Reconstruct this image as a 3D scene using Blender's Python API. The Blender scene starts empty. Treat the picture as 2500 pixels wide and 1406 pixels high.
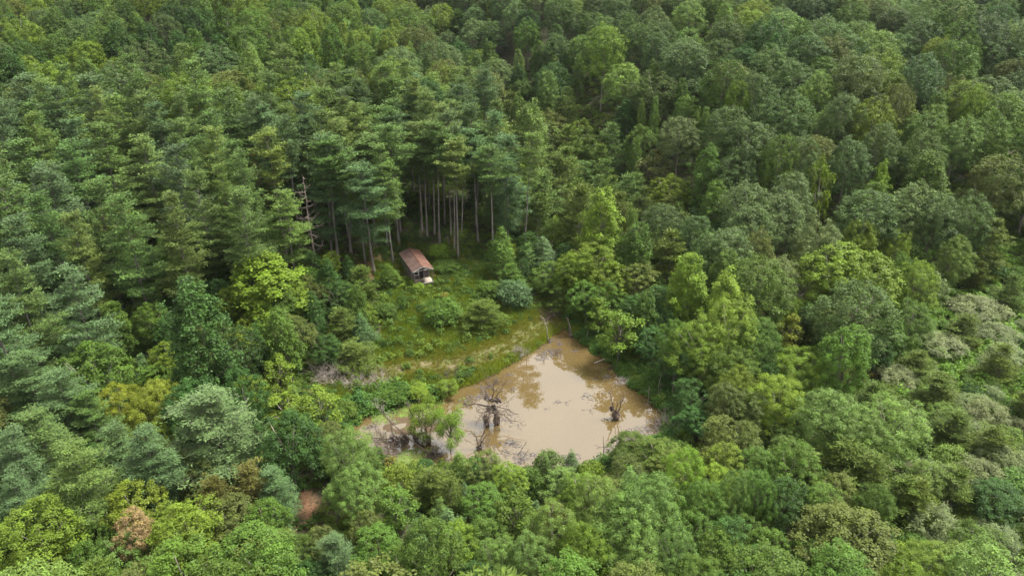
import bpy, math, random
import numpy as np
from mathutils import Vector, Matrix

# ------------------------------------------------------------------ camera
SC = bpy.context.scene
COL = SC.collection
F, CX, CY = 1785.0, 1250.0, 703.0          # focal length and centre in photograph pixels (2500 wide)
PITCH, CAMZ = math.radians(26.0), 64.0
cam_d = bpy.data.cameras.new("camera")
cam_d.sensor_width = 36.0
cam_d.lens = 36.0 * F / 2500.0
cam_d.clip_start, cam_d.clip_end = 0.5, 5000.0
cam = bpy.data.objects.new("camera", cam_d)
cam.location = (0, 0, CAMZ)
cam.rotation_euler = (math.radians(90) - PITCH, 0, 0)
COL.objects.link(cam)
SC.camera = cam

# ------------------------------------------------------------------ sky, sun, exposure
SUN_EL, SUN_AZ = math.radians(62), math.radians(75)    # azimuth from +y (away from the camera) towards +x
world = bpy.data.worlds.new("World")
SC.world = world
world.use_nodes = True
wn, wl = world.node_tree.nodes, world.node_tree.links
wn.clear()
sky = wn.new("ShaderNodeTexSky")
sky.sky_type = 'NISHITA'
sky.sun_disc = False
sky.sun_elevation = SUN_EL
sky.sun_rotation = SUN_AZ
sky.air_density, sky.dust_density, sky.ozone_density = 1.0, 5.0, 1.0
hsv = wn.new("ShaderNodeHueSaturation")
hsv.inputs['Saturation'].default_value = 0.16       # overcast: the cloud sheet takes the blue out
mixw = wn.new("ShaderNodeMix"); mixw.data_type = 'RGBA'
mixw.inputs[0].default_value = 0.6
mixw.inputs[7].default_value = (9.4, 9.25, 9.0, 1)   # even cloud sheet
bg = wn.new("ShaderNodeBackground"); bg.inputs['Strength'].default_value = 0.1
wo = wn.new("ShaderNodeOutputWorld")
wl.new(sky.outputs[0], hsv.inputs['Color'])
wl.new(hsv.outputs[0], mixw.inputs[6])
wl.new(mixw.outputs[2], bg.inputs['Color'])
wl.new(bg.outputs[0], wo.inputs['Surface'])
sun_d = bpy.data.lights.new("sun", 'SUN')
sun_d.energy = 5.0
sun_d.angle = math.radians(16)
sun_d.color = (1.0, 0.965, 0.91)
sun = bpy.data.objects.new("sun", sun_d)
sv = Vector((math.sin(SUN_AZ) * math.cos(SUN_EL), math.cos(SUN_AZ) * math.cos(SUN_EL), math.sin(SUN_EL)))
sun.rotation_euler = sv.to_track_quat('Z', 'Y').to_euler()
sun.location = (60, 60, 140)
COL.objects.link(sun)
SC.view_settings.view_transform = 'Standard'
SC.view_settings.look = 'None'
SC.view_settings.gamma = 1.0
SC.view_settings.use_curve_mapping = False
SC.view_settings.exposure = 1.55
SC.render.engine = 'CYCLES'
cy = SC.cycles
cy.max_bounces = 5
cy.diffuse_bounces = 3
cy.glossy_bounces = 2
cy.transmission_bounces = 3
cy.volume_bounces = 1
cy.denoising_prefilter = 'NONE'
cy.caustics_reflective = cy.caustics_refractive = False

# ------------------------------------------------------------------ projection helpers
CP, SP_ = math.cos(PITCH), math.sin(PITCH)


def ray(u, v):
    a, b = (u - CX) / F, -(v - CY) / F
    return np.array([a, CP + b * SP_, -SP_ + b * CP])


def project(P):
    P = np.asarray(P, float)
    x, y, z = P[..., 0], P[..., 1], P[..., 2] - CAMZ
    d = y * CP - z * SP_
    return CX + F * x / d, CY - F * (y * SP_ + z * CP) / d, d


def flat(u, v, z=0.0):
    r = ray(u, v)
    s = (z - CAMZ) / r[2]
    return np.array([r[0] * s, r[1] * s])


def in_poly(px, py, poly):
    px, py = np.asarray(px, float), np.asarray(py, float)
    if px.size == 1:
        X_, Y_, c_ = float(px.ravel()[0]), float(py.ravel()[0]), False
        x1, y1 = poly[-1]
        for x2, y2 in poly:
            if (y1 > Y_) != (y2 > Y_) and X_ < (x2 - x1) * (Y_ - y1) / (y2 - y1) + x1: c_ = not c_
            x1, y1 = x2, y2
        return np.array([c_])
    poly = np.asarray(poly, float)
    inside = np.zeros(px.shape, bool)
    n = len(poly)
    for i in range(n):
        x1, y1 = poly[i]
        x2, y2 = poly[(i + 1) % n]
        c = ((y1 > py) != (y2 > py))
        if y1 != y2:
            inside ^= c & (px < (x2 - x1) * (py - y1) / (y2 - y1) + x1)
    return inside


def seg_dist(px, py, a, b):
    ax, ay = a; bx, by = b
    dx, dy = bx - ax, by - ay
    t = np.clip(((px - ax) * dx + (py - ay) * dy) / (dx * dx + dy * dy + 1e-9), 0, 1)
    return np.hypot(px - ax - t * dx, py - ay - t * dy)


def sm(e0, e1, x):
    t = np.clip((x - e0) / (e1 - e0), 0, 1)
    return t * t * (3 - 2 * t)


# ------------------------------------------------------------------ ground
POND_PX = [(1372, 806), (1392, 798), (1412, 822), (1440, 846), (1470, 872), (1508, 894), (1524, 922), (1548, 946), (1578, 966), (1610, 994),
           (1632, 1022), (1640, 1046), (1612, 1072), (1560, 1104), (1500, 1130), (1430, 1150), (1350, 1168), (1280, 1172), (1215, 1158),
           (1165, 1130), (1110, 1130), (1050, 1142), (985, 1136), (930, 1112), (888, 1088), (858, 1062), (852, 1042), (888, 1022),
           (925, 1000), (985, 982), (1050, 974), (1098, 966), (1118, 948), (1160, 934), (1196, 920), (1236, 896), (1270, 878), (1306, 856), (1340, 828)]
_pw = np.array([flat(u, v) for u, v in POND_PX])
# round the outline a little and make it uneven
_rs = np.random.RandomState(5)
POND = []
for i in range(len(_pw)):
    a, b = _pw[i], _pw[(i + 1) % len(_pw)]
    for t in (0.0, 0.34, 0.67):
        p = a + (b - a) * t
        if t: p = p + _rs.randn(2) * 0.22
        POND.append(p)
POND = np.array(POND)


def _pond_exact(x, y):
    """signed distance to the pond's edge, negative inside"""
    x, y = np.broadcast_arrays(np.asarray(x, float), np.asarray(y, float))
    d = np.full(x.shape, 1e9)
    near = (x > -45) & (x < 50) & (y > 55) & (y < 135)
    if near.any():
        xs, ys = x[near], y[near]
        dd = np.full(xs.shape, 1e9)
        for i in range(len(POND)):
            dd = np.minimum(dd, seg_dist(xs, ys, POND[i], POND[(i + 1) % len(POND)]))
        d[near] = np.where(in_poly(xs, ys, POND), -dd, dd)
    return d


_gx, _gy = np.arange(-46, 51, 0.25), np.arange(54, 136.1, 0.25)
_PG = _pond_exact(*np.meshgrid(_gx, _gy))
_PG = np.where(_PG > 1e8, 60.0, _PG)


def pond_dist(x, y):
    """signed distance to the pond's edge read from a fine table"""
    x, y = np.broadcast_arrays(np.asarray(x, float), np.asarray(y, float))
    fx, fy = (x + 46) / 0.25, (y - 54) / 0.25
    i = np.clip(fx.astype(int), 0, len(_gx) - 2); j = np.clip(fy.astype(int), 0, len(_gy) - 2)
    a, b = np.clip(fx - i, 0, 1), np.clip(fy - j, 0, 1)
    d = (_PG[j, i] * (1 - a) + _PG[j, i + 1] * a) * (1 - b) + (_PG[j + 1, i] * (1 - a) + _PG[j + 1, i + 1] * a) * b
    return np.where((x > -44) & (x < 49) & (y > 56) & (y < 134), d, 60.0)


CAB_POS, CAB_ROT = (-16.34, 122.23), 0.395
CAB_Z = 4.30


def ground(x, y):
    x, y = np.broadcast_arrays(np.asarray(x, float), np.asarray(y, float))
    ys = 98 + 18 * sm(-8, 22, x) - 10 * sm(40, 110, x)
    t = y - ys
    s = 0.5 * (t + np.sqrt(t * t + 60))
    k = np.clip(s / 70, 0, 1)
    h = 0.8 + 0.152 * s + 0.02 * np.clip(72 - y, 0, 40)
    lx = -x - 34
    h = h + 0.09 * 0.5 * (lx + np.sqrt(lx * lx + 200)) * sm(80, 150, y)
    h = h + k * (2.0 * np.sin(x / 23 + y / 51) * np.cos(y / 31 - x / 77) + 1.3 * np.sin(x / 11.5 + 1.3) * np.sin(y / 15 + 2.1))
    # a hollow runs back from behind the pond between the pine slope and the oak spur; further folds cross the far slope
    w = x - (34 - 0.42 * (y - 135))
    h = h + sm(120, 165, y) * (10.0 * np.tanh(w / 24) * sm(0, 20, w) - 4.5 * np.exp(-(w / 17) ** 2))
    w2 = x - (105 - 0.35 * (y - 170))
    h = h - sm(150, 210, y) * 6.5 * np.exp(-(w2 / 16) ** 2)
    h = h + sm(180, 250, y) * 6.5 * np.sin((x + 0.55 * y) / 27.0)
    h = h + 0.18 * np.sin(x / 2.7 + 0.4 * y) * np.sin(y / 3.3 - 0.2 * x)
    # level pad under the cabin
    q = np.hypot(x + 18.2, y - 126.8)
    h = h + (np.minimum(h, 4.95) - h) * (1 - sm(4.5, 9, q))
    d = pond_dist(x, y)
    bank = 0.06 + 0.4 * np.clip(d, 0, 1.2)
    out = bank + (h - bank) * sm(0.6, 6, d)
    # the left arm has silted up: mud lies at or just above the water in places
    arm = np.exp(-(((x + 14.5) / 7.5) ** 2 + ((y - 86.0) / 4.2) ** 2))
    mud = 0.015 + 0.05 * np.sin(1.3 * x + 0.8 * np.sin(1.7 * y)) * np.sin(1.9 * y - 0.5 * x)
    deep = -0.12 - np.minimum(1.2, -d * 0.4)
    return np.where(d < 0, deep + (mud - deep) * np.clip(arm * 2.6 - 0.9, 0, 1), out)


def hit_height(u, v, H):
    """the place on the ground where a thing of height H has its top at photograph pixel (u, v)"""
    r = ray(u, v)
    s = np.arange(20, 520, 0.3)
    P = r[None, :] * s[:, None]
    z = P[:, 2] + CAMZ - ground(P[:, 0], P[:, 1])
    i = int(np.argmax(z <= H)) if (z <= H).any() else len(s) - 1
    return P[i, 0], P[i, 1]


# ------------------------------------------------------------------ materials
def new_mat(name):
    m = bpy.data.materials.new(name)
    m.use_nodes = True
    n, l = m.node_tree.nodes, m.node_tree.links
    n.clear()
    out = n.new("ShaderNodeOutputMaterial")
    return m, n, l, out


def foliage_mat(name, trans=0.2, vlo=0.62, vhi=1.45, warm=(0.98, 1.06, 0.78), rough=0.5, spec=0.25):
    """leaf colour = the plant's own tint, varied leaf by leaf"""
    m, n, l, out = new_mat(name)
    at = n.new("ShaderNodeAttribute"); at.attribute_type = 'INSTANCER'; at.attribute_name = "tint"
    va = n.new("ShaderNodeAttribute"); va.attribute_type = 'GEOMETRY'; va.attribute_name = "var"
    mr = n.new("ShaderNodeMapRange")
    mr.inputs['To Min'].default_value = vlo; mr.inputs['To Max'].default_value = vhi
    l.new(va.outputs['Fac'], mr.inputs['Value'])
    sc = n.new("ShaderNodeVectorMath"); sc.operation = 'SCALE'
    l.new(at.outputs['Color'], sc.inputs[0]); l.new(mr.outputs[0], sc.inputs['Scale'])
    wm = n.new("ShaderNodeVectorMath"); wm.operation = 'MULTIPLY'
    l.new(sc.outputs[0], wm.inputs[0]); wm.inputs[1].default_value = warm
    mx = n.new("ShaderNodeMix"); mx.data_type = 'RGBA'
    l.new(va.outputs['Fac'], mx.inputs[0]); l.new(sc.outputs[0], mx.inputs[6]); l.new(wm.outputs[0], mx.inputs[7])
    pb = n.new("ShaderNodeBsdfPrincipled")
    pb.inputs['Roughness'].default_value = rough
    pb.inputs['Specular IOR Level'].default_value = spec
    l.new(mx.outputs[2], pb.inputs['Base Color'])
    tr = n.new("ShaderNodeBsdfTranslucent")
    tw = n.new("ShaderNodeVectorMath"); tw.operation = 'MULTIPLY'; tw.inputs[1].default_value = (1.25, 1.3, 0.6)
    l.new(mx.outputs[2], tw.inputs[0]); l.new(tw.outputs[0], tr.inputs['Color'])
    ms = n.new("ShaderNodeMixShader"); ms.inputs[0].default_value = trans
    l.new(pb.outputs[0], ms.inputs[1]); l.new(tr.outputs[0], ms.inputs[2])
    l.new(ms.outputs[0], out.inputs['Surface'])
    return m


def wood_mat(name, c1, c2, scale=3.0, rough=0.9, stretch=(1, 1, 0.15), c3=None):
    m, n, l, out = new_mat(name)
    tc = n.new("ShaderNodeTexCoord")
    mp = n.new("ShaderNodeMapping"); mp.inputs['Scale'].default_value = stretch
    l.new(tc.outputs['Object'], mp.inputs[0])
    nz = n.new("ShaderNodeTexNoise"); nz.inputs['Scale'].default_value = scale; nz.inputs['Detail'].default_value = 6
    l.new(mp.outputs[0], nz.inputs['Vector'])
    cr = n.new("ShaderNodeValToRGB")
    cr.color_ramp.elements[0].position = 0.32; cr.color_ramp.elements[0].color = (*c1, 1)
    cr.color_ramp.elements[1].position = 0.68; cr.color_ramp.elements[1].color = (*c2, 1)
    if c3:
        e = cr.color_ramp.elements.new(0.5); e.color = (*c3, 1)
    l.new(nz.outputs['Fac'], cr.inputs[0])
    pb = n.new("ShaderNodeBsdfPrincipled"); pb.inputs['Roughness'].default_value = rough
    l.new(cr.outputs[0], pb.inputs['Base Color'])
    bp = n.new("ShaderNodeBump"); bp.inputs['Strength'].default_value = 0.4; bp.inputs['Distance'].default_value = 0.05
    l.new(nz.outputs['Fac'], bp.inputs['Height']); l.new(bp.outputs[0], pb.inputs['Normal'])
    l.new(pb.outputs[0], out.inputs['Surface'])
    return m


M_LEAF = foliage_mat("broad_leaf", spec=0.09)
M_NEEDLE = foliage_mat("pine_needle", trans=0.08, vlo=0.6, vhi=1.5, warm=(0.98, 1.05, 0.85), rough=0.55, spec=0.08)
M_WEED = foliage_mat("weed_leaf", trans=0.3, vlo=0.55, vhi=1.5, warm=(1.15, 1.05, 0.7), spec=0.08)
M_BARK = wood_mat("grey_bark", (0.075, 0.062, 0.05), (0.19, 0.165, 0.14), 2.2)
M_PINEBARK = wood_mat("pine_bark", (0.055, 0.046, 0.040), (0.15, 0.13, 0.115), 2.5)
M_DEADWOOD = wood_mat("weathered_dead_wood", (0.11, 0.085, 0.072), (0.26, 0.205, 0.175), 2.0)
M_WETWOOD = wood_mat("wet_dark_wood", (0.02, 0.013, 0.010), (0.085, 0.058, 0.042), 2.6, 0.45)
M_GREYTWIG = wood_mat("grey_brush", (0.11, 0.093, 0.076), (0.27, 0.235, 0.20), 2.0)
M_BROWNTWIG = wood_mat("brown_twig", (0.036, 0.026, 0.019), (0.095, 0.068, 0.050), 2.0)
M_PALELOG = wood_mat("bleached_log", (0.22, 0.19, 0.16), (0.36, 0.32, 0.28), 3.0)


# ------------------------------------------------------------------ mesh helpers
def norm(a):
    return a / np.maximum(np.linalg.norm(a, axis=-1, keepdims=True), 1e-9)


def leaf_quads(rng, pos, t, nrm, L, W):
    """rhombic leaves: base at pos, pointing along t, facing nrm"""
    t = norm(t)
    b = norm(np.cross(nrm, t))
    L = np.asarray(L)[..., None] if np.ndim(L) else L
    W = np.asarray(W)[..., None] if np.ndim(W) else W
    n2 = np.cross(t, b)
    v0 = pos
    v1 = pos + t * (L * 0.5) + b * (W * 0.5) + n2 * (W * 0.12)
    v2 = pos + t * L
    v3 = pos + t * (L * 0.5) - b * (W * 0.5) + n2 * (W * 0.12)
    return np.stack([v0, v1, v2, v3], 1)


def quads_mesh(name, quads, var, mats, extra=None):
    """a mesh of loose quads (n,4,3) with one «var» value a face; extra = (verts, faces, slot) joined to it"""
    n = len(quads)
    V = quads.reshape(-1, 3)
    nv = len(V)
    loops = np.arange(nv)
    starts = np.arange(n) * 4
    tot = np.full(n, 4)
    matidx = np.zeros(n, int)
    if extra is not None and len(extra[0]):
        ev, ef, slot = extra
        V = np.concatenate([V, ev])
        ef = np.asarray(ef)
        loops = np.concatenate([loops, ef.ravel() + nv])
        starts = np.concatenate([starts, nv + np.arange(len(ef)) * 4])
        tot = np.full(n + len(ef), 4)
        matidx = np.concatenate([matidx, np.full(len(ef), slot)])
        var = np.concatenate([var, np.zeros(len(ef))])
    me = bpy.data.meshes.new(name)
    me.vertices.add(len(V)); me.vertices.foreach_set("co", V.astype(np.float32).ravel())
    me.loops.add(len(loops)); me.loops.foreach_set("vertex_index", loops.astype(np.int32))
    me.polygons.add(len(starts)); me.polygons.foreach_set("loop_start", starts.astype(np.int32))
    me.polygons.foreach_set("loop_total", tot.astype(np.int32))
    me.polygons.foreach_set("material_index", matidx.astype(np.int32))
    a = me.attributes.new("var", 'FLOAT', 'FACE')
    a.data.foreach_set("value", np.clip(var, 0, 1).astype(np.float32))
    for m in mats: me.materials.append(m)
    me.update(calc_edges=True)
    return me


class Tubes:
    """collects tapered tubes and lumps; build() makes one mesh of quads"""
    def __init__(s):
        s.v, s.f, s.n = [], [], 0

    def tube(s, pts, radii, sides=5):
        pts = np.asarray(pts, float)
        k = len(pts)
        tg = norm(np.gradient(pts, axis=0))
        ref = np.array([0.31, 0.17, 0.93]) if abs(tg[0][2]) < 0.9 else np.array([0.95, 0.2, 0.1])
        a = norm(np.cross(tg, ref)); b = np.cross(tg, a)
        th = np.linspace(0, 2 * np.pi, sides, endpoint=False)
        r = np.asarray(radii, float)[:, None, None]
        ring = pts[:, None, :] + r * (np.cos(th)[None, :, None] * a[:, None, :] + np.sin(th)[None, :, None] * b[:, None, :])
        s.v.append(ring.reshape(-1, 3))
        o = s.n
        i = np.arange(k - 1)[:, None] * sides; j = np.arange(sides)[None, :]; j2 = (j + 1) % sides
        s.f.append((o + np.stack([i + j, i + j2, i + sides + j2, i + sides + j], -1)).reshape(-1, 4))
        s.n += k * sides
        # closing cap at the tip and the base
        if sides == 4:
            s.f.append(np.array([[o, o + 3, o + 2, o + 1], [o + (k - 1) * 4 + q for q in (0, 1, 2, 3)]]))

    def box(s, x0, x1, y0, y1, z0, z1):
        v = np.array([[x, y, z] for z in (z0, z1) for y in (y0, y1) for x in (x0, x1)], float)
        f = np.array([[0, 2, 3, 1], [4, 5, 7, 6], [0, 1, 5, 4], [2, 6, 7, 3], [0, 4, 6, 2], [1, 3, 7, 5]])
        s.v.append(v); s.f.append(f + s.n); s.n += 8

    def bar(s, p, q, w, d):
        """a square bar from p to q"""
        p, q = np.asarray(p, float), np.asarray(q, float)
        t = norm(q - p)
        ref = np.array([0, 1, 0.0]) if abs(t[1]) < 0.9 else np.array([1.0, 0, 0])
        a = norm(np.cross(t, ref)); b = np.cross(t, a)
        v = np.array([c + a * (i * w / 2) + b * (j * d / 2) for c in (p, q) for i, j in ((-1, -1), (1, -1), (1, 1), (-1, 1))])
        f = np.array([[0, 3, 2, 1], [4, 5, 6, 7], [0, 1, 5, 4], [1, 2, 6, 5], [2, 3, 7, 6], [3, 0, 4, 7]])
        s.v.append(v); s.f.append(f + s.n); s.n += 8

    def lump(s, rng, c, r, rough=0.3, nu=9, nv=6):
        """a knobbly closed lump (root mass)"""
        th = np.linspace(0, 2 * np.pi, nu, endpoint=False); ph = np.linspace(0.08, np.pi - 0.08, nv)
        R = 1 + rng.randn(nv, nu) * rough * 0.6
        x = R * np.sin(ph)[:, None] * np.cos(th)[None, :]
        y = R * np.sin(ph)[:, None] * np.sin(th)[None, :]
        z = R * np.cos(ph)[:, None]
        v = np.stack([x, y, z], -1) * np.asarray(r) + np.asarray(c)
        o = s.n
        s.v.append(v.reshape(-1, 3))
        i = np.arange(nv - 1)[:, None] * nu; j = np.arange(nu)[None, :]; j2 = (j + 1) % nu
        s.f.append((o + np.stack([i + j, i + nu + j, i + nu + j2, i + j2], -1)).reshape(-1, 4))
        s.n += nu * nv

    def arrays(s):
        if not s.v: return np.zeros((0, 3)), np.zeros((0, 4), int)
        return np.concatenate(s.v), np.concatenate(s.f)

    def mesh(s, name, mat, smooth=False):
        v, f = s.arrays()
        me = bpy.data.meshes.new(name)
        me.from_pydata(v.tolist(), [], f.tolist())
        me.materials.append(mat)
        if smooth: me.polygons.foreach_set("use_smooth", [True] * len(me.polygons))
        me.update()
        return me


def link(name, me, parent=None):
    o = bpy.data.objects.new(name, me)
    COL.objects.link(o)
    if parent is not None: o.parent = parent
    return o


def thing(name, label, cat, loc=(0, 0, 0), rz=0.0, group=None):
    o = bpy.data.objects.new(name, None)
    o.empty_display_size = 0.5
    COL.objects.link(o)
    o.location = loc; o.rotation_euler = (0, 0, rz)
    o['label'] = label; o['category'] = cat
    if group: o['group'] = group
    return o


def grow(T, rng, p, d, L, r, depth, nb=4, spread=0.7, up=0.15, sides=5, wig=0.18, kids=(0.35, 1.0), taper=0.25, shrink=0.55):
    """a branching dead limb made of tapered tubes"""
    k = 5 if depth > 0 else 4
    pts = [np.array(p, float)]
    d = norm(np.array(d, float))
    for i in range(k):
        d = norm(d + rng.randn(3) * wig + np.array([0, 0, up]) * 0.3)
        pts.append(pts[-1] + d * L / k)
    rad = np.linspace(r, r * taper, k + 1)
    T.tube(pts, rad, sides if depth > 0 else max(3, sides - 1))
    if depth > 0:
        for _ in range(nb):
            t = rng.uniform(*kids) * k
            i = min(int(t), k - 1)
            q = pts[i] + (pts[i + 1] - pts[i]) * (t - i)
            dd = norm(pts[i + 1] - pts[i])
            side = norm(np.cross(dd, rng.randn(3)))
            grow(T, rng, q, dd * (1 - spread) + side * spread, L * shrink * rng.uniform(0.6, 1.15), max(0.012, rad[i] * 0.55), depth - 1,
                 nb, spread, up, sides, wig, kids, taper, shrink)


# ------------------------------------------------------------------ tree prototypes
def clump_leaves(rng, C, cr, out, m, L, W, up=0.5, outw=0.5, droop=0.2, flatz=0.7, cvar=0.16, lvar=0.13):
    n = len(C)
    d = norm(rng.randn(n, m, 3) + out[:, None, :] * outw + np.array([0, 0, up]))
    rr = cr[:, None, None] * (0.35 + 0.65 * np.sqrt(rng.rand(n, m, 1)) + 0.9 * rng.rand(n, m, 1) ** 6)
    pos = C[:, None, :] + d * rr * np.array([1, 1, flatz])
    nrm = norm(d * 0.7 + np.array([0, 0, 0.6]) + rng.randn(n, m, 3) * 0.38)
    t = norm(np.cross(nrm, rng.randn(n, m, 3))) + d * 0.35
    t[..., 2] -= droop
    var = 0.45 + rng.randn(n, 1) * cvar + rng.randn(n, m) * lvar
    sc = rng.uniform(0.75, 1.3, n * m)
    q = leaf_quads(rng, pos.reshape(-1, 3), t.reshape(-1, 3), nrm.reshape(-1, 3), L * sc, W * sc)
    return q, var.ravel()


def blades(rng, C, pr, out, m, L, W, up=0.5, outw=0.5, spreadz=0.35):
    n = len(C)
    pos = C[:, None, :] + rng.randn(n, m, 3) * pr[:, None, None] * np.array([0.5, 0.5, spreadz * 0.6])
    d = norm(rng.randn(n, m, 3) * np.array([1, 1, 0.45]) + out[:, None, :] * outw + np.array([0, 0, up]))
    nrm = norm(rng.randn(n, m, 3) * 0.5 + np.array([0, 0, 1.0]))
    var = 0.42 + rng.randn(n, 1) * 0.14 + rng.randn(n, m) * 0.14
    sc = rng.uniform(0.7, 1.3, n * m)
    q = leaf_quads(rng, pos.reshape(-1, 3), d.reshape(-1, 3), nrm.reshape(-1, 3), L * sc, W * sc)
    return q, var.ravel()


def trunk_tube(T, rng, H, r0, top=0.1, lean=0.02, sides=7, k=8, z0=-0.6):
    z = np.linspace(z0, H, k)
    w = np.cumsum(rng.randn(k, 2) * lean * H / k, axis=0); w -= w[0]
    pts = np.column_stack([w, z])
    rad = r0 * (1 - (1 - top) * np.linspace(0, 1, k) ** 0.9); rad[0] *= 1.35
    T.tube(pts, rad, sides)
    return lambda zz: np.array([np.interp(zz, z, w[:, 0]), np.interp(zz, z, w[:, 1]), zz])


def make_pine(seed, H=24., R=4.2, zb=0.25, nwh=13, nbr=5.5, prof='white', m=30, L=0.45, W=0.11, puff=0.62, per=1.5, far=False, miss=0.14):
    rng = np.random.RandomState(seed)
    T = Tubes()
    ax = trunk_tube(T, rng, H * 0.97, 0.0085 * H + 0.02, 0.08, 0.02, 7 if not far else 4)
    C, PR, OUT = [], [], []
    z0 = zb * H
    ang = rng.rand() * 6.28
    side = rng.rand() * 6.28
    for i in range(nwh):
        t = (i + rng.uniform(-0.25, 0.25)) / (nwh - 1); t = min(max(t, 0), 0.985)
        z = z0 + (H - z0) * t ** 0.94 * 0.97
        if prof == 'white': pr_ = (0.55 + 0.45 * min(1, t / 0.3)) * (1 - (max(0, t - 0.3) / 0.7) ** 1.3 * 0.76) if t > 0.0 else 0.5
        elif prof == 'tall': pr_ = (0.45 + 0.55 * min(1, t / 0.35)) * (1 - max(0, t - 0.45) / 0.55 * 0.72)
        else: pr_ = (0.75 + 0.25 * min(1, t / 0.15)) * (1 - t) ** 0.5 + 0.06
        n = max(3, int(round(nbr + rng.uniform(-1, 1))))
        for b in range(n):
            ang += 2 * np.pi / n + rng.uniform(-0.3, 0.3)
            if rng.rand() < miss: continue
            ln = R * pr_ * rng.uniform(0.5, 1.22) * (1 + 0.12 * np.cos(ang - side))
            a3 = np.array([np.cos(ang), np.sin(ang), 0])
            sl = -0.12 + 0.62 * t + rng.uniform(-0.1, 0.12)
            zj = z + rng.uniform(-0.55, 0.55) * (H - z0) / nwh if prof != 'young' else z
            o = ax(min(max(zj, z0 * 0.9), H * 0.96))
            tip = o + a3 * ln + np.array([0, 0, sl * ln + (0.08 + 0.22 * t) * ln])
            mid = o + a3 * ln * 0.55 + np.array([0, 0, sl * ln * 0.5])
            if not far: T.tube([o, mid, tip], [0.035 + 0.012 * ln, 0.03, 0.012], 4)
            k = max(2, int(ln * per))
            perp = np.array([-a3[1], a3[0], 0])
            for q in range(k):
                s = 0.22 + 0.78 * (q + rng.rand()) / k
                c = (1 - s) ** 2 * o + 2 * s * (1 - s) * (0.5 * (o + tip) + np.array([0, 0, -0.06 * ln])) + s * s * tip
                wid = 0.34 * ln * (0.35 + 0.9 * np.sin(np.pi * min(1, s * 0.95)))
                c = c + perp * rng.uniform(-1, 1) * wid + np.array([0, 0, rng.uniform(-0.1, 0.14)])
                C.append(c); PR.append(puff * rng.uniform(0.7, 1.25)); OUT.append(a3)
    top = ax(H * 0.97)
    for q in range(5):
        C.append(top + np.array([rng.uniform(-.3, .3), rng.uniform(-.3, .3), rng.uniform(-0.9, 0.1)])); PR.append(0.45); OUT.append(np.array([0, 0, 1.]))
    C, PR, OUT = np.array(C), np.array(PR), np.array(OUT)
    if far: m, L, W = max(7, m // 3), L * 1.35, W * 2.0
    q, var = blades(rng, C, PR, OUT, m, L, W, up=0.38 if prof != 'young' else 0.6, outw=0.7, spreadz=0.26)
    return T, q, var


def crown_profile(kind, t):
    if kind == 'oak': return np.sqrt(np.maximum(0.02, 1 - ((t - 0.38) / 0.64) ** 2))
    if kind == 'poplar': return np.minimum(1, 0.7 + 1.5 * t) * np.maximum(0.04, 1 - t) ** 0.46
    if kind == 'cone': return np.minimum(1, 0.7 + 2.0 * t) * np.maximum(0.03, 1 - t) ** 0.8
    return np.sqrt(np.maximum(0.02, 1 - (2 * t - 1) ** 2))


def make_broad(seed, H=18., R=4.8, zb=0.3, prof='oak', lobes=16, per=13, lobe_r=1.75, clump=0.72, m=64, L=0.36, W=0.2, inner=0.2,
               droop=0.2, up=0.5, limb=0.9, far=False, flatz=0.75, dense=1.0, r0=None):
    rng = np.random.RandomState(seed)
    T = Tubes()
    z0 = zb * H
    ax = trunk_tube(T, rng, H * 0.72, r0 or (0.011 * H + 0.05), 0.3, 0.035, 7 if not far else 4)
    # lobes over the crown's surface
    LC = []
    g = rng.rand() * 6.28
    for i in range(lobes):
        t = (i + 0.5) / lobes
        t = 0.06 + 0.88 * t + rng.uniform(-0.05, 0.05)
        rr = crown_profile(prof, np.array(t)) * rng.uniform(0.72, 1.08)
        g += 2.39996 + rng.uniform(-0.35, 0.35)
        if rng.rand() < inner: rr *= rng.uniform(0.3, 0.6)
        edge = max(R * rr - lobe_r * 0.55, 0.0)
        z = z0 + (H - z0) * t
        z = min(z, H - lobe_r * 0.55)
        LC.append([np.cos(g) * edge, np.sin(g) * edge, z])
    LC = np.array(LC)
    mid = np.array([0, 0, z0 + (H - z0) * 0.35])
    C, CR, OUT = [], [], []
    for c in LC:
        lr = lobe_r * rng.uniform(0.75, 1.2)
        o = norm(np.array([c[0], c[1], (c[2] - mid[2]) * 0.6 + 0.6]))
        d = norm(rng.randn(per, 3) + o * 0.9 + np.array([0, 0, 0.25]))
        C.append(c + d * lr * np.array([1, 1, 0.82]) * rng.uniform(0.55, 1.0, (per, 1))); CR.append(clump * rng.uniform(0.7, 1.25, per)); OUT.append(d)
        if not far and limb > 0:
            zz = z0 * 0.8 + (c[2] - z0) * 0.45
            o0 = ax(min(zz, H * 0.7))
            T.tube([o0, o0 * 0.45 + c * 0.55 + np.array([0, 0, 0.25]), c], [0.035 + 0.006 * H * 0.5, 0.05, 0.02], 4)
    C, CR, OUT = np.concatenate(C), np.concatenate(CR), np.concatenate(OUT)
    if far: m, L, W = max(14, m // 3), L * 1.5, W * 1.6
    q, var = clump_leaves(rng, C, CR, OUT, int(m * dense), L, W, up=up, droop=droop, flatz=flatz)
    return T, q, var


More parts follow.
